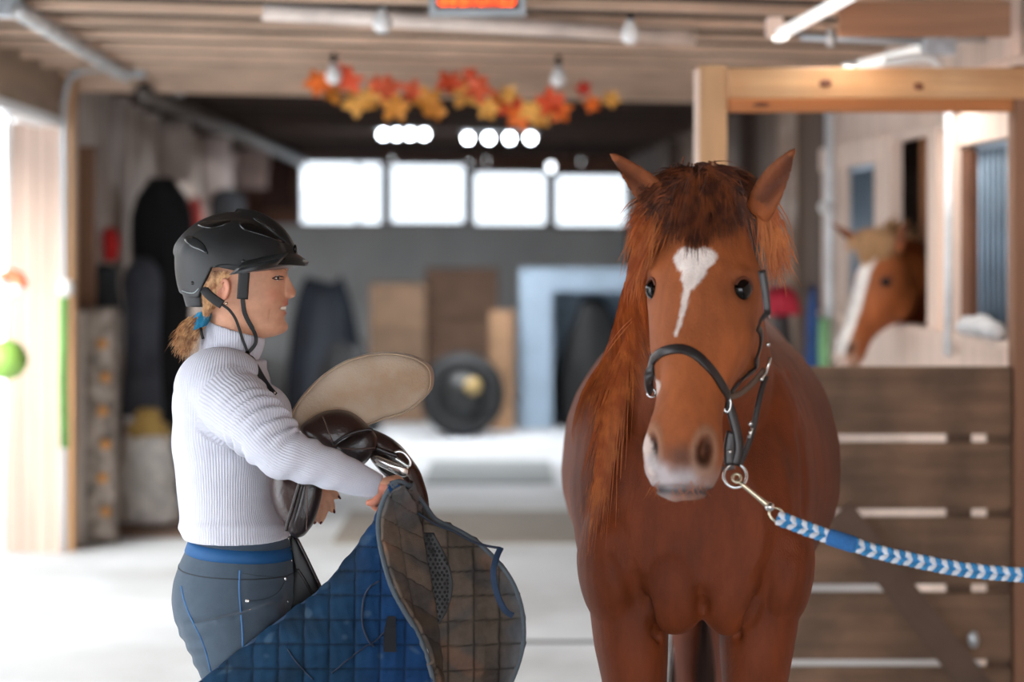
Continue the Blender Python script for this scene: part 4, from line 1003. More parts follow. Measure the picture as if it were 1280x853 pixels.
def limb(mb, pts, radii, n=14): 
    P = [W(*p) for p in pts]; q_ = catmull([[*p, r] for p, r in zip(P, radii)], 4); mb.tube([Vector(p[:3]) for p in q_], [p[3] for p in q_], n); mb.ell(q_[-1][:3], q_[-1][3], q_[-1][3], q_[-1][3], 10)
# right hand: back of the hand toward us, fingers curled round the pad edge
bb.tube([W(466,607,4.352),W(476,609,4.35),W(486,608,4.345),W(496,607,4.345)], [.024,.0225,.026,.026], 18, flat=.8)
bb.ell(W(491,610,4.345), .024,.017,.021, 16)
for i, (kx, ky, Yk) in enumerate(((500,600,4.35),(501,606,4.338),(499,613,4.33),(495,619,4.325))):
    limb(bb, [(488,ky+1,4.345),(kx-2,ky,Yk+.012),(kx+2-i*2,ky+12,Yk+.022),(kx-6-i*3,ky+21,Yk+.022),(kx-19-i*3,ky+20-i*2,Yk+.018)], [.0095,.0098,.0090,.0082,.0070])
limb(bb, [(478,615,4.345),(474,623,4.338),(468,628,4.335),(461,629,4.335)], [.0125,.0105,.009,.0075])
# left hand, hanging below the saddle flap
bb.tube([W(388,613,4.72),W(396,614,4.71),W(403,617,4.70)], [.023,.022,.024], 16, flat=.85)
bb.ell(W(402,619,4.70), .021,.026,.024, 16)
FL = [[(403,607,4.695),(411,609,4.69),(417,615,4.688),(421.5,621,4.69)],[(404,613,4.70),(410,621,4.69),(414,630,4.69),(415.5,638,4.692)],[(401,620,4.70),(406,631,4.695),(405,642,4.695),(400.5,652,4.70)],[(397,622,4.71),(399,634,4.705),(397,644,4.71),(393,652,4.715)]]
for f_ in FL: limb(bb, f_, [.0098,.0090,.0082,.0070])
limb(bb, [(396,606,4.73),(404,601,4.74),(411,603,4.745)], [.011,.0095,.008])
for s_ in (-1,):  # ears
    for sy in (-1, 1):
        c = W(285,361,YT)+Vector((0,sy*.076,0)); bb.ell(c, .016,.009,.027, 14, Euler((0,.18,sy*.25)).to_matrix())
bme = fuse(bb, .0027, 4, .5)
v = getv(bme); n_ = getn(bme)
def P2(v): return 640+v[:,0]*F/v[:,1], HY-(v[:,2]-CAMZ)*F/v[:,1]
# use profile coordinates on the head's own mid-plane so both sides mirror
hx = 640+v[:,0]/KP; hy = HY-(v[:,2]-CAMZ)/KP; lat = np.abs(v[:,1]-YT)
hd = (hy < 426) & (hx > 230) & (hx < 380) & (v[:,0] < -.4)
d = np.zeros(len(v)); D2 = lambda cx, cy, cl, sx, sy, sl: np.exp(-(((hx-cx)/sx)**2+((hy-cy)/sy)**2+((lat-cl)/sl)**2))
d += -.0065*D2(350,346.5,.032,7,4.5,.013)        # eye socket
d += .0028*D2(355,337,.022,7,3.2,.022)           # brow
d += .0050*D2(343,371,.042,11,9,.018)            # cheek lifted by the smile
d += -.0030*np.exp(-(((hx-(347-(hy-378)*.55))/1.8)**2+((hy-380)/10)**2+((lat-.026)/.014)**2))   # smile line
d += -.0022*np.exp(-(((hx-(341-(hy-385)*.12))/1.3)**2+((hy-391)/9)**2+((lat-.036)/.014)**2))
mouth = np.exp(-((hy-(385.6-(356-hx)*.03))/1.6)**2)*sm(hx,343.5,347.5)*(lat < .030)
d += -.0075*mouth*sm(-lat,-.028,-.020)
d += .0016*D2(357,380.5,.008,5,1.8,.018)+.0016*D2(356,391.5,.008,5,2.0,.016)
d += -.0022*D2(366,371.6,.008,2.4,1.4,.004)      # nostril
d += -.0014*D2(361,367,.0185,2.2,5,.005)
# ear shape: rim and hollow
er = np.sqrt(((hx-285-(361-hy)*.12)/8.2)**2+((hy-361)/14.5)**2); onear = hd & (lat > .068) & (er < 1.25) & (np.abs(n_[:,1]) > .2)
d += onear*(.0028*gauss(er-.86,.16)-.0055*gauss(er-.25,.38))
d += -.0009*np.exp(-((hy-(349+(340-hx)*.18))/.9)**2)*sm(-hx,-342,-334)*sm(hx,322,330)*(lat > .035)
v = v+n_*(d*hd)[:,None]; setv(bme, v)
c = np.tile(lin((214,160,130)), (len(v),1))
def mixc(c, col, k): k = np.clip(k,0,1)*1.0; return c*(1-k[:,None])+lin(col)[None]*k[:,None]
c = mixc(c, (204,112,88), hd*.55*D2(364,366,0,6,6,.022)); c = mixc(c, (214,128,100), hd*.5*D2(344,368,.045,10,9,.03))
c = mixc(c, (180,84,74), hd*.85*(D2(358,379.5,.004,4.5,3.2,.024)+D2(356.5,391.3,.004,4.2,2.2,.020)))
c = mixc(c, (190,110,90), hd*.5*D2(358,375,.01,5,3,.02))
c = mixc(c, (70,34,30), hd*mouth*sm(-lat,-.027,-.02)*.9)
c = mixc(c, (150,104,74), hd*.6*np.exp(-((hy-(338-(350-hx)*.0))/1.5)**2)*sm(hx,340,344)*sm(-hx,-358,-352)*(lat > .008))
c = mixc(c, (176,112,92), hd*.5*D2(351,348,.03,6,3.5,.016))
c = mixc(c, (200,120,96), onear*.5)
c = mixc(c, (196,116,92), ((v[:,0] > -.32) & (v[:,2] < 1.12) & (v[:,2] > .9))*.75)
setattr_c(bme, 'skin', c)
SKIN = mat('skin', (220,160,130), .5, attr='skin', var=.10, vscale=(60,60,60), bump=.12, bscale=500, spec=.4)
SKIN.node_tree.nodes['Principled BSDF'].inputs['Subsurface Weight'].default_value = .12
SKIN.node_tree.nodes['Principled BSDF'].inputs['Subsurface Radius'].default_value = (.012,.005,.003)
person = thing('person', 'woman in a black riding helmet and white ribbed turtleneck carrying a saddle in her arms', 'person', (W(320,1217,YT).x, YT, 0))
HB = bvh_of(bme)
link(shift(bme, person.location), 'body', SKIN, person, True, fixn=False)
def hc(px, py, off=.001): return cast(HB, px, py, off, 4.55)
# eye, lashes, brow, teeth (both sides)
def mirr(p): return Vector((p[0], 2*YT-p[1], p[2]))
LASH = mat('lashes', (50,34,28), .6); SCL = mat('eye_white', (226,216,210), .2); IRIS = mat('iris', (60,52,44), .1); TEETH = mat('teeth', (238,228,214), .25, var=.03)
def both(fn):
    for m_ in (False, True):
        fn(lambda p: mirr(p) if m_ else Vector(p))
def eyes(f):
    c = W(349.2,347.2,YT)+Vector((-.006,-.031,0))
    MB().ell(f(c),.0098,.0098,.0098,14).obj('eye', SCL, person, smooth=True)
    MB().ell(f(c+Vector((.0062,-.0045,0))),.0038,.0040,.0045,10).obj('iris', IRIS, person, smooth=True)
    for nm, y0, r_ in (('lashes',345.4,.0013),('lower_lid',349.4,.0010)):
        pts = []
        for k in range(9):
            t = k/8; px_ = 341.6+t*12; yy_ = y0+(1.9 if nm == 'lashes' else -1.2)*(abs(t-.55)*2)**2*(1 if t < .55 else .7)
            h = near(HB, W(px_, yy_, YT)+Vector((.004,-.052+.034*t,0)), .0012); pts.append(f(h[0]))
        MB().tube(pts, [r_*.5]+[r_]*7+[r_*.5], 6).obj(nm, LASH if nm == 'lashes' else SKIN, person, smooth=True)
    pts = []
    for k in range(7):
        t = k/6; h = near(HB, W(343+t*12, 337.5-1.3*math.sin(t*3.14), YT)+Vector((.004,-.05+.034*t,0)), .0006); pts.append(f(h[0]))
    MB().tube(pts, [.0006,.0014,.0017,.0018,.0016,.0012,.0006], 6, flat=.6).obj('eyebrow', mat('brow_hair',(150,108,80),.8), person, smooth=True)
both(eyes)
for k in range(9):
    a = -1.15+2.3*k/8; p = W(350.2,384.6,YT)+Vector((.0125*math.cos(a)-.002,.0185*math.sin(a),0))
    MB().ell(p, .0032,.0038,.0052,8).obj('tooth', TEETH, person, smooth=True)
for f_ in FL: 
    p = W(*f_[-1]); q0 = W(*f_[-2]); dd = (p-q0).normalized()
    MB().ell(p+dd*.003+Vector((.0035,-.0045,.001)), .0042,.0026,.0058, 10, dd.to_track_quat('Z','Y').to_matrix()).obj('nail', mat('nail_polish',(92,40,40),.2), person, smooth=True)
MB().ell(W(283,379,YT)+Vector((.012,-.084,.002)),.003,.003,.003,10).obj('earring', BRASSY, person, smooth=True)

# --- sweater
sb = MB()
sb.rings([tring(*r) for r in sw_rows]); SA = arm_tube(sb, ARM); SL = arm_tube(sb, ARL)
sb.ell(W(275,482,4.52),.10,.085,.085,20); sb.ell(W(283,484,4.74),.095,.085,.085,20)
sb.ell(W(325,525,4.53),.07,.08,.085,20); sb.ell(W(325,525,4.70),.07,.08,.085,20)
sme = fuse(sb, .0045, 5); v = getv(sme); n_ = getn(sme)
A = np.array(SA); seg = A[1:,:3]-A[:-1,:3]; Ls = np.linalg.norm(seg,axis=1); cum = np.concatenate([[0],np.cumsum(Ls)])
best = np.full(len(v),9.); sarm = np.zeros(len(v)); foot = np.zeros_like(v); rad = np.zeros(len(v)); dirs = np.zeros_like(v)
for i in range(len(seg)):
    t = np.clip(((v-A[i,:3]) @ seg[i])/Ls[i]**2,0,1); f_ = A[i,:3]+t[:,None]*seg[i]; dd = np.linalg.norm(v-f_,axis=1); k = dd < best
    best[k] = dd[k]; sarm[k] = (cum[i]+t*Ls[i])[k]; foot[k] = f_[k]; rad[k] = (A[i,3]+t*(A[i+1,3]-A[i,3]))[k]; dirs[k] = seg[i]/Ls[i]
isarm = (best < rad*1.14+.004) & (sarm > .07)
r_ = v-foot; ref = np.cross(dirs, np.array([0,-1,0])); ref /= np.linalg.norm(ref,axis=1)[:,None]; oth = np.cross(dirs, ref)
aang = np.arctan2((r_*ref).sum(1), (r_*oth).sum(1)); 
flip = (oth[:,1] > 0).mean() > .5
if flip: aang = np.arctan2((r_*ref).sum(1), -(r_*oth).sum(1))
tx = np.array([W(285,500,YT).x, YT]); tang = np.arctan2(v[:,0]-tx[0], -(v[:,1]-tx[1]))
# folds bunching at the elbow and light body creases
armf = isarm*1.0
s_ = sarm; up = r_[:,2]/(best+1e-6)
d = armf*(.0085*np.sin(s_*2*np.pi/.030+aang*.8)*sm(up,.1,.8)*np.exp(-((s_-.235)/.075)**2)+.0065*np.sin(s_*2*np.pi/.036+1+aang)*sm(-up,.0,.7)*np.exp(-((s_-.20)/.05)**2)
     +.0022*np.sin(s_*2*np.pi/.05+aang*2)*np.exp(-((s_-.33)/.10)**2)+.0035*np.sin(s_*2*np.pi/.06-aang*1.5)*np.exp(-((s_-.08)/.06)**2)*sm(up,-.6,.5))
px_, py_ = P2(v)
d += (1-armf)*(.0028*np.sin((px_*.05+py_*.16))*np.exp(-((py_-585)/50)**2)*sm(px_,250,330)+.003*np.sin(py_*.09+px_*.035)*np.exp(-((py_-520)/60)**2))
d += (1-armf)*.005*np.exp(-((py_-660)/6)**2)
v = v+n_*d[:,None]; setv(sme, v)
setattr_f(sme, 'rib', np.where(isarm, aang*56, tang*168))
SWEAT = mat('sweater_knit', (206,208,220), .85, var=.05, vscale=(10,10,10), rib='rib', bump=.25, bscale=500, spec=.25, sheen=.15)
SWB = bvh_of(sme)
link(shift(sme, person.location), 'sweater', SWEAT, person, True, fixn=False)
# turtleneck collar, doubled over
R = []; n = 64
def cring2(L, Rr, hd, infl=0):
    a, b = W(*L, YT), W(*Rr, YT); c = (a+b)/2; ax = (b-a)/2
    return [c+Vector((ax.x*math.cos(t)*(1+infl), (hd+infl*.05)*math.sin(t), ax.z*math.cos(t))) for t in [2*math.pi*j/n for j in range(n)]]
for L, Rr, hd in (((239,463),(330,470),.078),((244,452),(326,460),.072),((249,438),(324,449),.066),((251,424),(328,440),.0655),((254,412),(330.5,432),.0655),((257,403.5),(331.5,424.5),.065),((260,401),(330,422),.062),((264,402),(326,422),.058),((266,410),(322,430),.056)):
    R.append(cring2(L, Rr, hd))
cm_ = MB().rings(R, cap=False).mesh(); bm = bmesh.new(); bm.from_mesh(cm_); bmesh.ops.subdivide_edges(bm, edges=bm.edges, cuts=1); bm.to_mesh(cm_); bm.free()
v = getv(cm_); v = v+0; cc = np.array(W(288,430,YT)); a_ = np.arctan2(v[:,0]-cc[0], -(v[:,1]-cc[1])); setattr_f(cm_, 'rib', a_*72)
link(shift(cm_, person.location), 'collar', SWEAT, person, True)
# --- breeches
gb = MB(); gb.rings([tring(*r) for r in br_rows]); legs(gb, 0, 1, False)
gb.ell(W(262,745,4.56),.075,.10,.09,20); gb.ell(W(262,745,4.68),.075,.10,.09,20)
gme = fuse(gb, .006, 8); v = getv(gme); n_ = getn(gme); px_, py_ = P2(v)
d = .0022*np.sin(py_*.32+px_*.05)*np.exp(-((py_-812)/32)**2)*sm(-px_,-280,-245)+.002*np.sin(py_*.22-px_*.12)*np.exp(-((py_-770)/30)**2)*sm(px_,300,360)
v = v+n_*d[:,None]; setv(gme, v); GB = bvh_of(gme)
BREE = mat('breeches_cloth', (68,82,96), .8, var=.10, vscale=(40,40,40), bump=.2, bscale=600, spec=.3, sheen=.1)
link(shift(gme, person.location), 'breeches', BREE, person, True, fixn=False)
BLUE = mat('blue_trim', (12,78,130), .7, var=.1); SEAM = mat('dark_seam', (46,54,62), .8); PIPE = mat('piping_blue', (62,110,160), .7)
def band(y0, y1, slope, off, m, name, thick=.002, bv=None, rows=3, n=72, span=None):
    bv = bv or GB; R = []
    cx = W(300, 700, YT).x
    for i in range(rows):
        py = y0+(y1-y0)*i/(rows-1); r = []
        for j in range(n):
            t = 2*math.pi*j/n; dr = Vector((math.cos(t), math.sin(t), 0)); 
            z = CAMZ+(HY-(py+slope*math.cos(t)))*KP
            o = Vector((cx, YT, z))+dr*.6; h = bv.ray_cast(o, -dr)
            p = h[0] if h[0] is not None else Vector((cx, YT, z))+dr*.12
            r.append(p+dr*off)
        R.append(r)
    mb = MB().rings(R, cap=False); o = mb.obj(name, m, person, smooth=True); md = o.modifiers.new('s','SOLIDIFY'); md.thickness = thick; return o
band(675.5, 690.5, 6, .0022, BLUE, 'waist_stripe')
band(708, 709.5, 5, .0012, SEAM, 'yoke_seam', .001, rows=2)
def line_on(bv, pts, r, m, name, k=5, off=.0006, flat=.6):
    P = [cast(bv, a, b, off, 4.45)[0] for a, b in catmull(pts, k)]; return MB().tube(P, r, 6, flat=flat).obj(name, m, person, smooth=True)
line_on(GB, [(300,713),(299,735),(301,765),(303,790),(304,830)], .0020, PIPE, 'side_piping')
line_on(GB, [(227,733),(231,752),(240,775),(251,797),(259,820),(266,850)], .0021, PIPE, 'seat_piping')
line_on(GB, [(303,717),(330,721),(356,723)], .0009, SEAM, 'pocket_seam'); line_on(GB, [(355,728),(348,740),(335,748),(318,751),(306,750)], .0010, SEAM, 'pocket_seam')
for (a,b,r) in ((309,752,.0052),(355,724,.0044)):
    p, nn = cast(GB, a, b, .002, 4.45); MB().ell(p, r, .0025, r, 12).obj('button', SIL, person, smooth=True)
for (a,b) in ((361,674),(363.5,687),(365,701),(360,752)):
    p, nn = cast(GB, a-1, b, .001, 4.6); MB().ell(p, .0028,.0028,.0028, 10).obj('rivet', SIL, person, smooth=True)
# boots
for Yc, dx, nm in ((4.525,0,0),(4.715,6,1)):
    x0 = W(316+dx,1200,Yc).x; kz = lambda py: CAMZ+(HY-py)*Yc/F; R = []
    for px1, py1, r1 in ((333,972,.072),(331,1010,.070),(323,1060,.064),(318,1120,.050),(316,1160,.046)): R.append(ring(W(px1+dx,py1,Yc),(1,0,0),(0,1,0),r1,r1*.95,28))
    R.append(ring((x0+.02,Yc,.075),(1,0,.0),(0,1,0),.075,.045,28,2.2)); R.append(ring((x0+.055,Yc,.045),(1,0,0),(0,1,0),.125,.048,28,2.4)); R.append(ring((x0+.06,Yc,.0),(1,0,0),(0,1,0),.128,.048,28,2.4))
    MB().rings(R).obj('boot', mat('boot_leather',(40,34,32),.35), person, smooth=True)

# --- hair
HAIR = mat('blond_hair', (216,172,124), .5, var=.45, vscale=(90,90,14), rgb2=(150,98,62), stain=60)
rs2 = np.random.RandomState(21); G = []
for (a, b, n, sp, cu) in (((249,402,4.62),(226,440,4.60),150,.008,.012),((246,404,4.58),(222,436,4.55),130,.008,.012),((250,404,4.60),(233,447,4.57),130,.008,.010),((247,400,4.60),(218,424,4.58),60,.007,.012),((250,406,4.66),(230,440,4.66),60,.008,.012)):
    for g in lock(W(*a), W(*b), n, sp*.8, cu*.6, rs2, sag=.004, m=8, endspread=.006):
        g = [np.array(p)+np.array([-.006*math.sin(i/7*2.6), 0, 0]) for i, p in enumerate(g)]; G.append(g)
strands(G, .0013).obj('ponytail', HAIR, person, kind='stuff')
G = []
for i in range(170):
    t = rs2.rand(); sg_ = -1 if i < 120 else 1
    x0 = 268+t*26; a = W(x0, 338+rs2.rand()*6, YT)+Vector((0, sg_*(.078+.004*rs2.rand()), 0)); b = W(264-6*rs2.rand()+t*3, 372+26*rs2.rand()*t+6, YT)+Vector((0, sg_*(.070), 0)); G.append([Vector(a).lerp(b, k/5)+Vector((-.006*math.sin(k/5*3.14),sg_*.004*math.sin(k/5*3),0)) for k in range(6)])
for i in range(260):
    t = rs2.rand(); a = W(262+rs2.rand()*14, 372+rs2.rand()*10, YT)+Vector((0, -.066+.01*rs2.rand(), 0)); b = W(252+rs2.rand()*8, 396+rs2.rand()*8, YT)+Vector((0,-.035+.02*rs2.rand(),0)); G.append([Vector(a).lerp(b,k/5)+Vector((0,-.006*math.sin(k/5*3.14),0)) for k in range(6)])
strands(G, .0013).obj('hair', HAIR, person, kind='stuff')
# scrunchie
R = []; a, b = W(256,388,4.6), W(248,411,4.58)
mb = MB()
for i in range(22):
    t = i/21; c = Vector(a).lerp(b, t); rr = .0165+.0035*math.sin(t*3.14)
    R.append([c+Vector((math.cos(u)*rr*(1+.10*math.sin(u*7+t*9)), math.sin(u)*rr*1.3*(1+.10*math.sin(u*6)), math.cos(u)*.006)) for u in [2*math.pi*j/32 for j in range(32)]])
mb.rings(R).obj('hair_tie', mat('turquoise_cloth', (30,132,176), .75, var=.25, vscale=(50,50,50), bump=.5, bscale=200), person, smooth=True)
MB().tube([W(251,410,4.56),W(252,418,4.555),W(254,424,4.555)], .0035, 8).obj('tie_end', mat('black_web',(20,20,22),.6), person, smooth=True)

# ------------------------------------------------------------------ helmet
helm = thing('riding_helmet', 'matte black riding helmet with brim and chin strap on the woman', 'helmet', W(295,335,YT))
bot = [(216,366),(226,368),(240,368.5),(249,361),(256,350),(263,343),(270,337),(278,334),(296,337),(313,339.5),(322,334),(335,329),(350,326.5),(366,324),(380,322)]
top = [(218.5,330),(219,313),(223,303),(232,292),(245,281),(257,274.5),(272,269),(289,266.3),(303,266.8),(317,269.5),(328,273.5),(340,281),(351,290),(360,301),(368,312),(371.5,320)]
NA, NZ = 96, 40
# shape in profile coordinates: superellipsoid-like dome whose silhouette follows the traced outline
def sil(t):
    """t in 0..1 walks the top outline from back-bottom to front"""
    return None
tp = catmull([(221,352),(219,336)]+top[1:], 6)
V = []; cxh, cyh = 296, 338
for i in range(NZ+1):
    f = i/NZ
    row = []
    for j in range(NA):
        az = 2*math.pi*j/NA; ca, sa = math.cos(az), math.sin(az)
        row.append((az, ca, sa, f))
    V.append(row)
def outline_r(el, front):
    # radius (px) of the silhouette at elevation angle el on the front or back side
    best = None
    for p, q2 in zip(tp[:-1], tp[1:]):
        a1 = math.atan2(cyh-p[1], (p[0]-cxh) if front else (cxh-p[0])); a2 = math.atan2(cyh-q2[1], (q2[0]-cxh) if front else (cxh-q2[0]))
        if min(a1, a2) <= el <= max(a1, a2):
            t = 0 if a1 == a2 else (el-a1)/(a2-a1); p_ = p+(q2-p)*t; return math.hypot(p_[0]-cxh, p_[1]-cyh)
    return None
tabF = {}; tabB = {}
els = np.linspace(-.5, math.pi/2, 60)
rf = []; rb_ = []
for e in els:
    a = outline_r(e, True); b = outline_r(e, False); rf.append(a); rb_.append(b)
def fill(L):
    last = next(x for x in L if x is not None); o = []
    for x in L: last = x if x is not None else last; o.append(last)
    return o
rf, rb_ = fill(rf), fill(rb_)
def hel_pt(az, el, off=0):
    ca, sa = math.cos(az), math.sin(az); Rf = np.interp(el, els, rf)*KP; Rb = np.interp(el, els, rb_)*KP
    Rx = Rf if ca >= 0 else Rb; e_ = max(el, 0)
    Ry = .100 if el > 0 else .100-.006*min(1,-el)
    # radius in plan: ellipse of Rx (profile) and side radius
    hor_x = Rx*math.cos(el); hor_y = (Ry**2.0*max(0,1-(math.sin(e_))**2.1))**.5 if el > 0 else Ry*math.cos(el*.3)
    zz = (Rx*abs(ca)**1.2+ (.122)*(1-abs(ca)**1.2))*math.sin(el)
    if el > 0: zz = (Rx*(ca*ca)+.127*(1-ca*ca))*math.sin(el)
    else: zz = Rx*math.sin(el)
    # ridges and vents
    return Vector(((ca*hor_x), sa*hor_y, zz))
HC = W(cxh, cyh, YT)
R = []
for i in range(NZ+1):
    f = i/NZ; r = []
    for j in range(NA):
        az = 2*math.pi*j/NA; ca = math.cos(az)
        xg = cxh+ca*(75 if ca > 0 else 77)
        eb = math.atan2(cyh-np.interp(xg, [b[0] for b in bot], [b[1] for b in bot]), max(20, abs(xg-cxh)) if abs(ca) > .3 else 56)
        eb = max(-.46, eb)
        el = math.pi/2*(1-f)+eb*f
        p = hel_pt(az, el)
        # sculpted ridges: crown spine and two side channels
        s_ = abs(math.sin(az)); sg_ = 0
        if el > .25:
            yl = abs(p.y); sg_ += .0035*math.exp(-((yl-.012)/.010)**2)-.0040*math.exp(-((yl-.036)/.010)**2)*sm(np.array(p.x), -.02, .03)*1.0+.003*math.exp(-((yl-.058)/.009)**2)
        q_ = p*(1+sg_/max(p.length,.05)); r.append(HC+q_)
    R.append(r)
R = R[1:]; topc = HC+hel_pt(0, math.pi/2)
mb = MB().rings(R, cap=False); nb_ = len(mb.v)
mb.add([topc], []); mb.f += [(nb_, (j+1) % NA, j) for j in range(NA)]
HELM = mat('helmet_shell', (24,27,29), .42, var=.12, vscale=(30,30,30), bump=.25, bscale=900, spec=.5)
hm_ = mb.mesh(); HLB = bvh_of(hm_)
o = link(shift(hm_, helm.location), 'shell', HELM, helm, True); md = o.modifiers.new('s','SOLIDIFY'); md.thickness = .010; md.offset = -1
# brim
R = []
for j in range(33):
    a = -1.35+2.7*j/32; ca, sa = math.cos(a), math.sin(a)
    base = Vector((.128*ca**.8 if ca > 0 else 0, .093*sa, 0)); ext = .036*max(0, math.cos(a*.85))**.7
    zc = CAMZ+(HY-(322+8*(1-ca)))*KP; inner = Vector((HC.x-.004, YT, 0))+base*1.0; outer = inner+Vector((ext, ext*.25*sa, 0))
    z0 = zc-.006-.012*(1-ca); zo = CAMZ+(HY-(328.5+9*(1-ca)))*KP
    i0 = Vector((inner.x-.005, inner.y*1.0, z0+.020)); i1 = Vector((inner.x-.008, inner.y*.95, z0-.008))
    o1 = Vector((outer.x, outer.y, zo+.0015)); o2 = Vector((outer.x-.004, outer.y, zo-.007)); mid1 = (i0+o1)/2+Vector((0,0,.0035)); mid2 = (i1+o2)/2-Vector((0,0,-.001))
    R.append([i0, mid1, o1, o2, mid2, i1])
MB().rings(R).obj('brim', mat('brim_grey', (40,45,47), .35, var=.1), helm, smooth=True)
# vents, slots, badge, bolts as raised/sunk patches on the shell
def patch(bv, outl, off, thick, parent, name, m, mm=4, n=5, center=None):
    P = catmull(outl, mm, True); c = P.mean(0) if center is None else np.array(center); R = []
    for i in range(n+1):
        s = max(i/n, .02); r = []
        for q_ in P:
            xy = c+(q_-c)*s; h = cast(bv, xy[0], xy[1], off+thick*max(0,1-s**4)**.5*1.0, 4.55); r.append(h[0])
        R.append(r)
    last = []
    for q_ in P: h = cast(bv, q_[0], q_[1], -.002, 4.55); last.append(h[0])
    R.append(last)
    return MB().rings(R, cap=True).obj(name, m, parent, smooth=True)
VENT = mat('vent_black', (10,11,12), .25, var=0); GLOSS = mat('gloss_black', (34,38,40), .16, var=.05); PALEG = mat('helmet_silver', (150,160,162), .3, metal=.4)
patch(HLB, [(299,279.5),(308,278.5),(322,282),(338,290),(349,298),(356,303.5),(348,302),(334,297),(318,292),(304,287)], .0006, .0014, helm, 'vent', VENT)
patch(HLB, [(316,272.5),(328,276),(341,285),(354,298),(361,306),(352,300),(338,288),(326,280)], .0006, .0012, helm, 'vent', mat('vent_grey',(56,62,64),.2))
patch(HLB, [(247,281),(256,276.5),(270,275),(289,275.5),(280,282),(266,285.5),(254,284.5)], .0006, .0014, helm, 'vent', VENT)
patch(HLB, [(230,300),(236,295),(246,298),(256,307),(260,318),(250,314),(238,309)], .0006, .0022, helm, 'rear_panel', GLOSS)
for (a,b,r) in ((304,327,.0045),(241,354,.0040)):
    p, nn = cast(HLB, a, b, .0008, 4.5); MB().ell(p, r,.0022,r,12).obj('bolt', VENT, helm, smooth=True)
p, nn = cast(HLB, 368.5,311.5,.001,4.6); MB().ell(p,.004,.008,.010,14).obj('badge', VENT, helm, smooth=True)
P_ = [cast(HLB, a, b, .0012, 4.55)[0] for a, b in catmull([(228,363.5),(236,366),(243,366),(249,360.5)], 5)]; MB().tube(P_, .0011, 6).obj('trim', PALEG, helm, smooth=True)
P_ = [cast(HLB, a, b, .0006, 4.55)[0] for a, b in catmull([(258,348),(262,340),(268,334),(280,331),(300,333),(312,335),(322,330),(340,325.5),(358,323)], 5)]; MB().tube(P_, .0016, 6).obj('rim', GLOSS, helm, smooth=True)
# rear retention cup
R = []
for i in range(8):
    t = i/7; py = 358+t*27; xb = 226+t*7; r = []
    for j in range(21):
        a = math.pi/2+math.pi*j/20; r.append(W(258-(258-xb)*abs(math.cos(a)), py-2*t, YT)+Vector((0,(.074-.012*t)*math.sin(a),0)))
    for j in reversed(range(21)):
        a = math.pi/2+math.pi*j/20; r.append(W(258-(258-xb-3)*abs(math.cos(a)), py-2*t, YT)+Vector((0,(.070-.012*t)*math.sin(a),0)))
    R.append(r)
MB().rings(R).obj('rear_cup', mat('cup_black',(26,28,30),.5), helm, smooth=True)
WEB = mat('strap_web', (20,21,23), .55, var=.1, bump=.3, bscale=600)
def hstrap(name, pts, wid, thk=.0025, bv=HB, off=.003, dflt=4.545):
    P, Nn = [], []
    for a in catmull(pts, 5):
        p = W(a[0], a[1], a[2]); P.append(p); Nn.append(Vector((0,-1,0)))
    MB().ribbon(P, Nn, wid, thk).obj(name, m=WEB, parent=helm, smooth=True)
hstrap('side_pad', [(306,332,4.533),(305,345,4.532),(304,358,4.533),(303,374,4.536)], .024, .006)
hstrap('side_strap', [(303,371,4.535),(305,388,4.536),(309,399,4.54),(315,410,4.545),(319.5,420,4.553),(319.5,429,4.556),(315,436,4.553),(310,441,4.55)], [.010]*16+[.008]*20)
hstrap('rear_pad', [(251,351,4.55),(256,363,4.541),(266,373,4.538),(278,381,4.537)], .020, .006)
hstrap('rear_strap', [(276,380,4.537),(286,387,4.538),(294,398,4.542),(299,411,4.546),(303,424,4.55),(307,434,4.552),(310,442,4.55)], .006)
mb = MB().ell(W(309,444,4.545),.0065,.006,.010,12); mb.obj("buckle", VENT, helm, smooth=True)
hstrap('strap_tail', [(309,447,4.54),(314,449,4.535),(320,459,4.51),(328,473,4.478),(336,485,4.455),(343.5,494,4.44)], .013, .005)
MB().ell(W(343.5,491,4.435),.0025,.0025,.004,8).obj('snap', SIL, helm, smooth=True)

# ------------------------------------------------------------------ saddle
LB = mat('saddle_leather', (52,34,30), .30, var=.22, vscale=(14,14,14), bump=.25, bscale=160, spec=.5, coat=.15)
LBD = mat('saddle_leather_dark', (34,24,24), .34, var=.2, bump=.2, bscale=160)
SUEDE = mat('suede', (208,190,170), .9, var=.16, vscale=(18,18,18), bump=.3, bscale=200, rgb2=(176,150,124), stain=9, sheen=.2)
THREAD = mat('stitching', (92,70,60), .6)
sd = thing('saddle', 'brown leather english saddle with a worn suede seat held in the woman\'s arms', 'saddle', W(440,640,4.6))
def pil(outl, Y, t, mt, name, parent=None, **k):
    mb = MB(); pillow(mb, outl, Y, t, n=9, **k); return mb.obj(name, mt, parent or sd, smooth=True)
seat_o = [(363,523),(369,508),(381,491),(396,475),(414,461),(434,450),(458,443),(484,440.5),(508,443),(526,449),(539,459),(542.5,473),(540,487),(529,500),(515,512),(499,519),(480,524),(462,531),(446,536),(420,541),(390,540),(370,534)]
seat = pil(seat_o, 4.60, .060, SUEDE, 'seat', tilt=(.10,.25), bow=-.5, m=4, sharp=.42)
P = catmull(seat_o, 4, True)
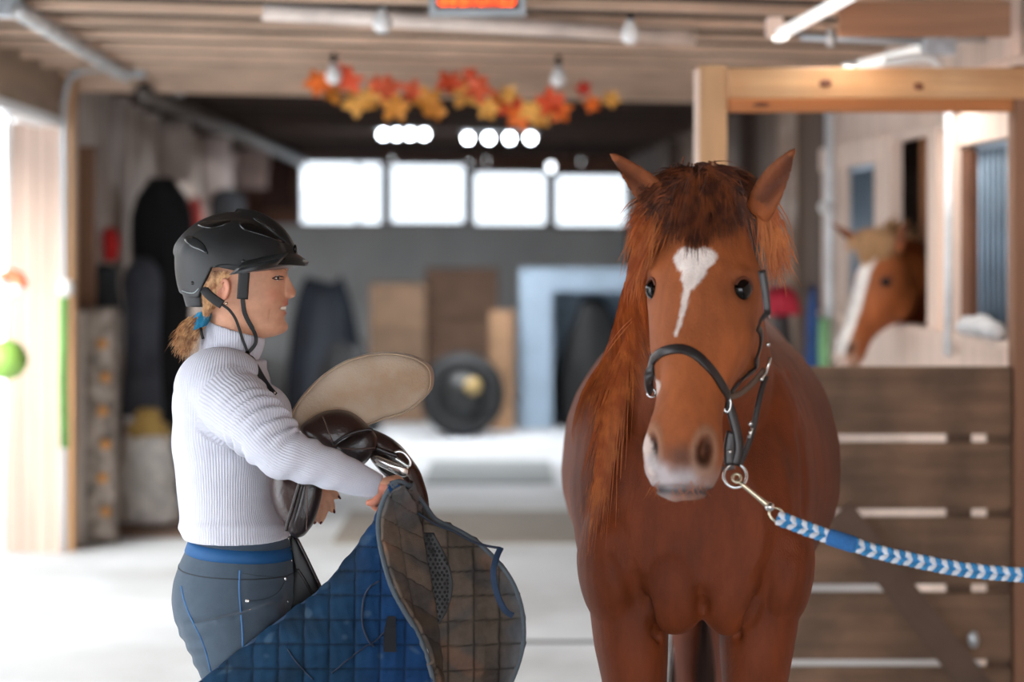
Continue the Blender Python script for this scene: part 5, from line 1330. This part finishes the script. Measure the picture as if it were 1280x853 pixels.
def edge_tube(P, Y, r, m, name, parent, tilt=(0,0), bow=0, ins=.975, dy=0, closed=True):
    c = P.mean(0); pts = []
    for q_ in P:
        q_ = c+(q_-c)*ins; x = (q_[0]-640)*Y/F; z = CAMZ+(HY-q_[1])*Y/F; xc = (c[0]-640)*Y/F; zc = CAMZ+(HY-c[1])*Y/F
        pts.append((x, Y+tilt[0]*(x-xc)+tilt[1]*(z-zc)+bow*((x-xc)**2+(z-zc)**2)+dy, z))
    return MB().tube(pts, r, 6, closed=closed).obj(name, m, parent, smooth=True)
edge_tube(P, 4.60, .0016, mat('suede_seam',(186,164,138),.9), 'seat_seam', seat, (.10,.25), -.5, .955, -.0165)
# knee roll block above the sleeve
pil([(376,537),(388,524),(402,516),(420,512.5),(436,515),(450,523),(462,535),(471,548),(468,564),(456,580),(440,585),(415,575),(395,560)], 4.52, .085, LB, 'knee_roll', tilt=(.1,.15), m=4, sharp=.5)
pil([(418,556),(434,546),(452,539),(464,537),(470,548),(468,562),(458,576),(446,582),(430,578),(420,568)], 4.487, .05, LBD, 'thigh_block', m=4, sharp=.5)
BVS = None
def arcline(pts, Y, r, m, name, k=5): return MB().tube([W(*p) if len(p) == 3 else W(p[0],p[1],Y) for p in catmull(pts, k)], r, 6).obj(name, m, sd, smooth=True)
arcline([(403,520),(408,532),(413,546),(418,556)], 4.476, .0018, THREAD, 'seam')
arcline([(416,556),(430,546),(444,540.5),(458,537.5),(466,538)], 4.462, .0035, LBD, 'welt')
arcline([(424,560),(440,561.5),(456,561),(469,560)], 4.458, .0012, THREAD, 'seam')
# near flap lobe hanging below the sleeve
pil([(342,572),(352,580),(365,586),(382,589),(398,592),(402,606),(401,622),(397,642),(390,658),(380,668),(371,672.5),(363,668),(354,656),(344,640),(337.5,622),(336,602),(338,585)], 4.455, .085, LB, 'flap', tilt=(-.15,.05), m=4, sharp=.45)
pil([(383,586),(393,588),(402,596),(403,612),(399,634),(391,655),(381,669),(371,672),(362,667),(364,650),(370,628),(376,605)], 4.424, .055, LBD, 'flap_panel', m=4, sharp=.5)
arcline([(379,590),(372,612),(365,636),(360,652),(357,664)], 4.400, .0048, LBD, 'welt')
arcline([(383,592),(383.5,615),(384,640),(383,664)], 4.3945, .0011, THREAD, 'seam')
arcline([(356,585),(364,587),(372,587.5)], 4.405, .002, THREAD, 'keeper')
# far flap sweeping down on the right
pil([(460,536),(472,539),(488,547),(503,559),(514,573),(524,588),(530,604),(535,622),(535.5,640),(526,640),(516,628),(505,618),(490,604),(474,588),(462,572),(456,555)], 4.60, .050, LB, 'far_flap', tilt=(.1,0), m=4, sharp=.45)
pil([(472,567),(484,570),(498,582),(512,597),(524,615),(535,636),(540,650),(534,648),(520,630),(503,612),(486,596),(470,582)], 4.555, .028, LBD, 'billet_flap', m=4)
# stirrup iron and leather
pil([(464,571),(472,570),(486,575),(500,580),(511,586),(510.5,595),(503,597.5),(492,592),(478,585),(466,579)], 4.512, .020, SIL, 'stirrup_iron', m=4, sharp=.6)
arcline([(487,570),(496,565),(504,566),(511,573),(513,580),(510,583),(502,578),(494,573)], 4.507, .0038, SIL, 'stirrup_bar')
arcline([(470,560),(484,566),(497,570)], 4.50, .006, LBD, 'stirrup_leather')
for (a,b) in ((484,586),(490,590),(496,594)): MB().ell(W(a,b,4.50),.0022,.0016,.0022,8).obj('rivet', SIL, sd, smooth=True)
# girth straps hanging behind the pad
pil([(362,672),(370,670),(378,686),(390,708),(402,738),(396,752),(380,772),(362,792),(358,770),(362,735),(366,700)], 4.60, .022, mat('girth_black',(22,20,22),.5), 'girth', m=4)
arcline([(371,674),(382,696),(393,719),(402,738)], 4.585, .0045, LBD, 'girth_edge')
arcline([(372,712),(381,726),(391,745)], 4.583, .003, LBD, 'girth_edge')
pil([(355,518),(360,514),(366,516),(372,524),(368,530),(360,526)], 4.66, .02, SUEDE, 'seat_lip', m=4)

# ------------------------------------------------------------------ saddle pad
pad = thing('saddle_pad', 'blue quilted saddle pad with brown dusty underside hanging from the woman\'s hand', 'saddle pad', W(470,900,4.4))
BQ = mat('pad_blue', (12,58,104), .85, var=.22, vscale=(14,14,14), bump=.3, bscale=400, attr='cloth', spec=.2)
BRQ = mat('pad_brown', (116,98,82), .92, var=.24, vscale=(22,22,22), bump=.35, bscale=300, attr='cloth', spec=.15)
BIND = mat('pad_binding', (74,84,92), .75, var=.12, vscale=(30,30,30)); BINDB = mat('pad_binding_blue', (30,56,84), .75, var=.12)
def rail(pts, n):
    P = catmull(pts, 12); d = np.concatenate([[0], np.cumsum(np.linalg.norm(np.diff(P[:,:2],axis=0),axis=1))]); s = np.linspace(0, d[-1], n)
    return np.stack([np.interp(s, d, P[:,k]) for k in range(P.shape[1])], 1)
def sheet(left, right, nu, nv, m, name, quilt=None, amp=.004, bulge=0, thick=.009, wav=0, par=None, cols=None):
    A, B = rail(left, nv), rail(right, nv); vs = np.zeros((nv, nu, 3)); pp = np.zeros((nv, nu, 2))
    for i in range(nv):
        for j in range(nu):
            t = j/(nu-1); p = A[i]*(1-t)+B[i]*t; pp[i,j] = p[:2]
            Yv = p[2]+bulge*math.sin(math.pi*t)*(.35+.65*min(1, i/nv*2.5))+wav*math.sin(t*7+i/nv*5)
            vs[i,j] = W(p[0], p[1], Yv)
    # quilting relief: stitched lines sink between puffed squares
    if quilt is not None:
        gu = np.gradient(vs, axis=1); gv = np.gradient(vs, axis=0); nn = np.cross(gu, gv); nn /= (np.linalg.norm(nn,axis=2)[...,None]+1e-9)
        nn *= np.where(nn[...,1] > 0, -1, 1)[...,None]
        q1, q2 = quilt(pp[...,0], pp[...,1]); h = (np.abs(np.sin(np.pi*q1))*np.abs(np.sin(np.pi*q2)))**.30
        wr = .0012*np.sin(pp[...,0]*.31+pp[...,1]*.17+2*np.sin(pp[...,1]*.06))*np.sin(pp[...,1]*.23-pp[...,0]*.11)
        vs = vs+nn*(amp*h+wr)[...,None]
    mb = MB(); mb.v = [tuple(p) for p in vs.reshape(-1,3)]; mb.f = [(i*nu+j, i*nu+j+1, (i+1)*nu+j+1, (i+1)*nu+j) for i in range(nv-1) for j in range(nu-1)]
    o = mb.obj(name, m, par or pad, smooth=True)
    if cols is not None:
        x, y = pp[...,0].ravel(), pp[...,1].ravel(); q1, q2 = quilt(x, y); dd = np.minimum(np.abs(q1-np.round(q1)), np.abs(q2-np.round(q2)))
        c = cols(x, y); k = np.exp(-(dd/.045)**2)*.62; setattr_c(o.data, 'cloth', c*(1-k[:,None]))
    md = o.modifiers.new('s','SOLIDIFY'); md.thickness = thick; md.offset = -1 if True else 1
    return o
Lb = [(490,604,4.335),(482,620,4.36),(474,640,4.39),(466,658,4.42),(452,678,4.43),(432,704,4.43),(404,736,4.43),(376,758,4.42),(345,781,4.41),(312,806,4.40),(284,827,4.40),(252,853,4.40),(216,884,4.40),(190,915,4.40),(180,950,4.40)]
Bb = [(498,603,4.285),(486,613,4.285),(477,632,4.29),(473,655,4.305),(475,680,4.32),(481,707,4.315),(490,735,4.31),(504,762,4.305),(518,785,4.30),(528,806,4.30),(536,830,4.30),(542,856,4.30),(546,890,4.30),(548,920,4.31),(548,950,4.32)]
Fb = [(506,605,4.295),(512,616,4.31),(519,632,4.35),(524,655,4.41),(528,685,4.42),(532,715,4.42),(536,745,4.42),(540,775,4.42),(543,800,4.42),(545,825,4.42),(547,853,4.42),(548,885,4.41),(549,905,4.40),(549,925,4.39),(549,950,4.38)]
Rb = [(512,606,4.31),(530,630,4.37),(545,650,4.41),(566,660,4.40),(588,672,4.385),(608,688,4.37),(626,707,4.355),(640,727,4.34),(650,752,4.33),(654.5,778,4.325),(654,805,4.32),(647,833,4.32),(634,864,4.33),(612,905,4.34),(585,950,4.36)]
def fbm(x, y, s): return np.sin(x*s+1.7*np.sin(y*s*.8))*np.sin(y*s*1.1+1.3*np.sin(x*s*.7+1))
def mx3(a, b, k): return a*(1-k[:,None])+b*k[:,None]
def bluecol(x, y):
    c = np.tile(lin((12,46,72)), (len(x),1)); c = mx3(c, lin((10,34,52))[None], sm(-fbm(x,y,.045),-.2,.6)*.7); c = mx3(c, lin((14,52,96))[None], sm(x,420,500)*.8)
    return mx3(c, lin((70,92,110))[None], sm(fbm(x,y,.13)*fbm(x+40,y,.05),.35,.7)*.35)
def browncol(x, y):
    c = np.tile(lin((100,88,78)), (len(x),1)); c = mx3(c, lin((78,76,76))[None], sm(fbm(x,y,.06),.0,.7)*.7); c = mx3(c, lin((122,92,74))[None], sm(fbm(x+60,y+20,.05),.25,.8)*.6)
    return mx3(c, lin((74,84,94))[None], sm(x-560+np.abs(y-770)*.25,60,110)*.6+sm(-y,-655,-620)*.5)
# grid of the blue side: near-vertical and horizontal stitching, with curved wear lines low down
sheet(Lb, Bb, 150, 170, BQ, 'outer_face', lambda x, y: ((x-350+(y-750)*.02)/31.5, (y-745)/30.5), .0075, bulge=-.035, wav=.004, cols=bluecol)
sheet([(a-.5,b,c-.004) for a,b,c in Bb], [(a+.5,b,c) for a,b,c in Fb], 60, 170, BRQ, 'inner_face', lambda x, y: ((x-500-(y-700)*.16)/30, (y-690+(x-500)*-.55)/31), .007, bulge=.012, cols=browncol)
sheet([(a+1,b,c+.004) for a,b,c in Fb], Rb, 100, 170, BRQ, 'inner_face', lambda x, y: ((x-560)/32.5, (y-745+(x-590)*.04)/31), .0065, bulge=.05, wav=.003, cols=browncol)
def bind(pts, m, r=.0048, name='binding'):
    P = rail(pts, 90); MB().tube([W(*p) for p in P], r, 8).obj(name, m, pad, smooth=True)
bind([(a,b,c-.004) for a,b,c in Bb], BIND, .0056); bind(Lb, BINDB, .0045); bind([(a,b,c) for a,b,c in Rb], BIND, .0050)
MB().tube([W(*p) for p in catmull([(486,609,4.283),(492,604,4.28),(500,602,4.283),(507,605,4.29),(512,608,4.31)],6)], .0052, 8).obj('binding', BIND, pad, smooth=True)
# perforated rubber grip patch: a sheet of hexagon-packed holes rendered as raised rings of webbing
patch_rows = [(668,527,541),(680,527,548),(695,528,556),(712,530,562),(730,532,565),(748,534,563),(765,536,557),(778,539,549)]
def inpatch(x, y):
    if y < 668 or y > 779: return False
    a = np.interp(y, [r[0] for r in patch_rows], [r[1] for r in patch_rows]); b = np.interp(y, [r[0] for r in patch_rows], [r[2] for r in patch_rows]); return a+1 < x < b-1
FBv = None
panel = [o for o in pad.children if o.name.startswith('inner_face')][-1]
pv = getv(panel.data)+np.array(pad.location); PB = BVHTree.FromPolygons([Vector(p) for p in pv], [tuple(p.vertices) for p in panel.data.polygons])
RUB = mat('rubber_grip', (46,46,48), .55, var=.1); HOLE = mat('grip_hole', (14,14,15), .8)
R = []
for y in np.linspace(666,780,24):
    a = np.interp(y, [r[0] for r in patch_rows], [r[1] for r in patch_rows]); b = np.interp(y, [r[0] for r in patch_rows], [r[2] for r in patch_rows])
    row = []
    for k in range(12):
        p, nn = cast(PB, max(a+(b-a)*k/11, 0)+1.5, y, .0016, 4.42); row.append(p+Vector((0,-.0012,0)))
    R.append(row)
mb = MB(); mb.v = [tuple(p) for r in R for p in r]; mb.f = [(i*12+j, i*12+j+1, (i+1)*12+j+1, (i+1)*12+j) for i in range(23) for j in range(11)]
o = mb.obj('grip_patch', RUB, pad, smooth=True); md = o.modifiers.new('s','SOLIDIFY'); md.thickness = .002
mb = MB(); ry = 0; y = 670.0
while y < 779:
    x = 526+(2.9 if ry % 2 else 0)
    while x < 567:
        if inpatch(x, y):
            p, nn = cast(PB, x, y, .0045, 4.42); mb.rings([[p+Vector((.0032*s_*math.cos(t), -.0003*(1-s_), .0037*s_*math.sin(t))) for t in [math.pi*k/3 for k in range(6)]] for s_ in (1,.4)])
        x += 5.8
    y += 5.0; ry += 1
mb.obj('grip_holes', HOLE, pad, kind='stuff')
# cord, tab strap and small loops
MB().tube([W(*p) for p in catmull([(520,640,4.36),(545,656,4.355),(566,664,4.35),(590,677,4.34),(610,683,4.335),(626,685.5,4.33)],6)], .0028, 8).obj('cord', mat('navy_cord',(22,34,52),.6), pad, smooth=True)
P = [W(*p) for p in catmull([(626,685,4.33),(621,696,4.315),(617,712,4.30),(618,730,4.30),(624,750,4.30),(632,764,4.305),(641,770,4.31)],6)]
MB().ribbon(P, [Vector((-.2,-1,.1))]*len(P), .0125, .004).obj('tab_strap', mat('navy_tab',(18,44,72),.75,bump=.3), pad, smooth=True)
fc = [o for o in pad.children if o.name.startswith('outer_face')][0]; fv_ = getv(fc.data)+np.array(pad.location); OB = BVHTree.FromPolygons([Vector(p) for p in fv_], [tuple(p.vertices) for p in fc.data.polygons])
def padline(pts, r, m, name, off=.002): MB().tube([cast(OB, a, b, off, 4.35)[0] for a, b in catmull(pts,8)], r, 6).obj(name, m, pad, smooth=True)
padline([(474,727),(462,735),(455,750),(453,775),(458,795),(467,809)], .0022, mat('navy_loop',(16,32,58),.6), 'girth_loop')
P = []
R = []
for (a,b,w_) in ((490,770,5),(488,785,7),(488,800,8),(488,815,8)):
    p, nn = cast(OB, a, b, .003, 4.35); hw = w_*4.35/F; R.append([p+Vector((-hw,0,0)), p+Vector((-hw,-.004,0)), p+Vector((hw,-.004,0)), p+Vector((hw,0,0))])
MB().rings(R).obj('velcro_tab', mat('black_tab',(14,18,26),.9), pad)
padline([(415,842),(435,825),(455,810),(470,800),(486,786)], .0016, mat('navy_loop',(16,32,58),.6), 'seam'); padline([(360,812),(368,824),(378,836),(392,850)], .0014, mat('navy_loop',(16,32,58),.6), 'seam')

# repeats share a group
GRP = {'globe_bulb':'white globe bulbs under the ceiling','lamp_row':'lit lamp rows near the back windows','tube_lamp':'white tube lamps at the upper right','junction_box':'metal junction boxes on the ceiling','stall_grille':'steel grilles in the stall fronts','floor_mat':'mats lying on the aisle floor','wooden_crate':'wooden crates at the back of the barn','jacket':'dark jackets hanging on the left wall','pale_cloth':'pale cloths hung high on the left wall','red_cloth':'red cloths on the left wall','horse':'chestnut horses'}
for o in list(S.objects):
    if o.parent is None and o.name.split('.')[0] in GRP and 'label' in o: o['group'] = GRP[o.name.split('.')[0]]
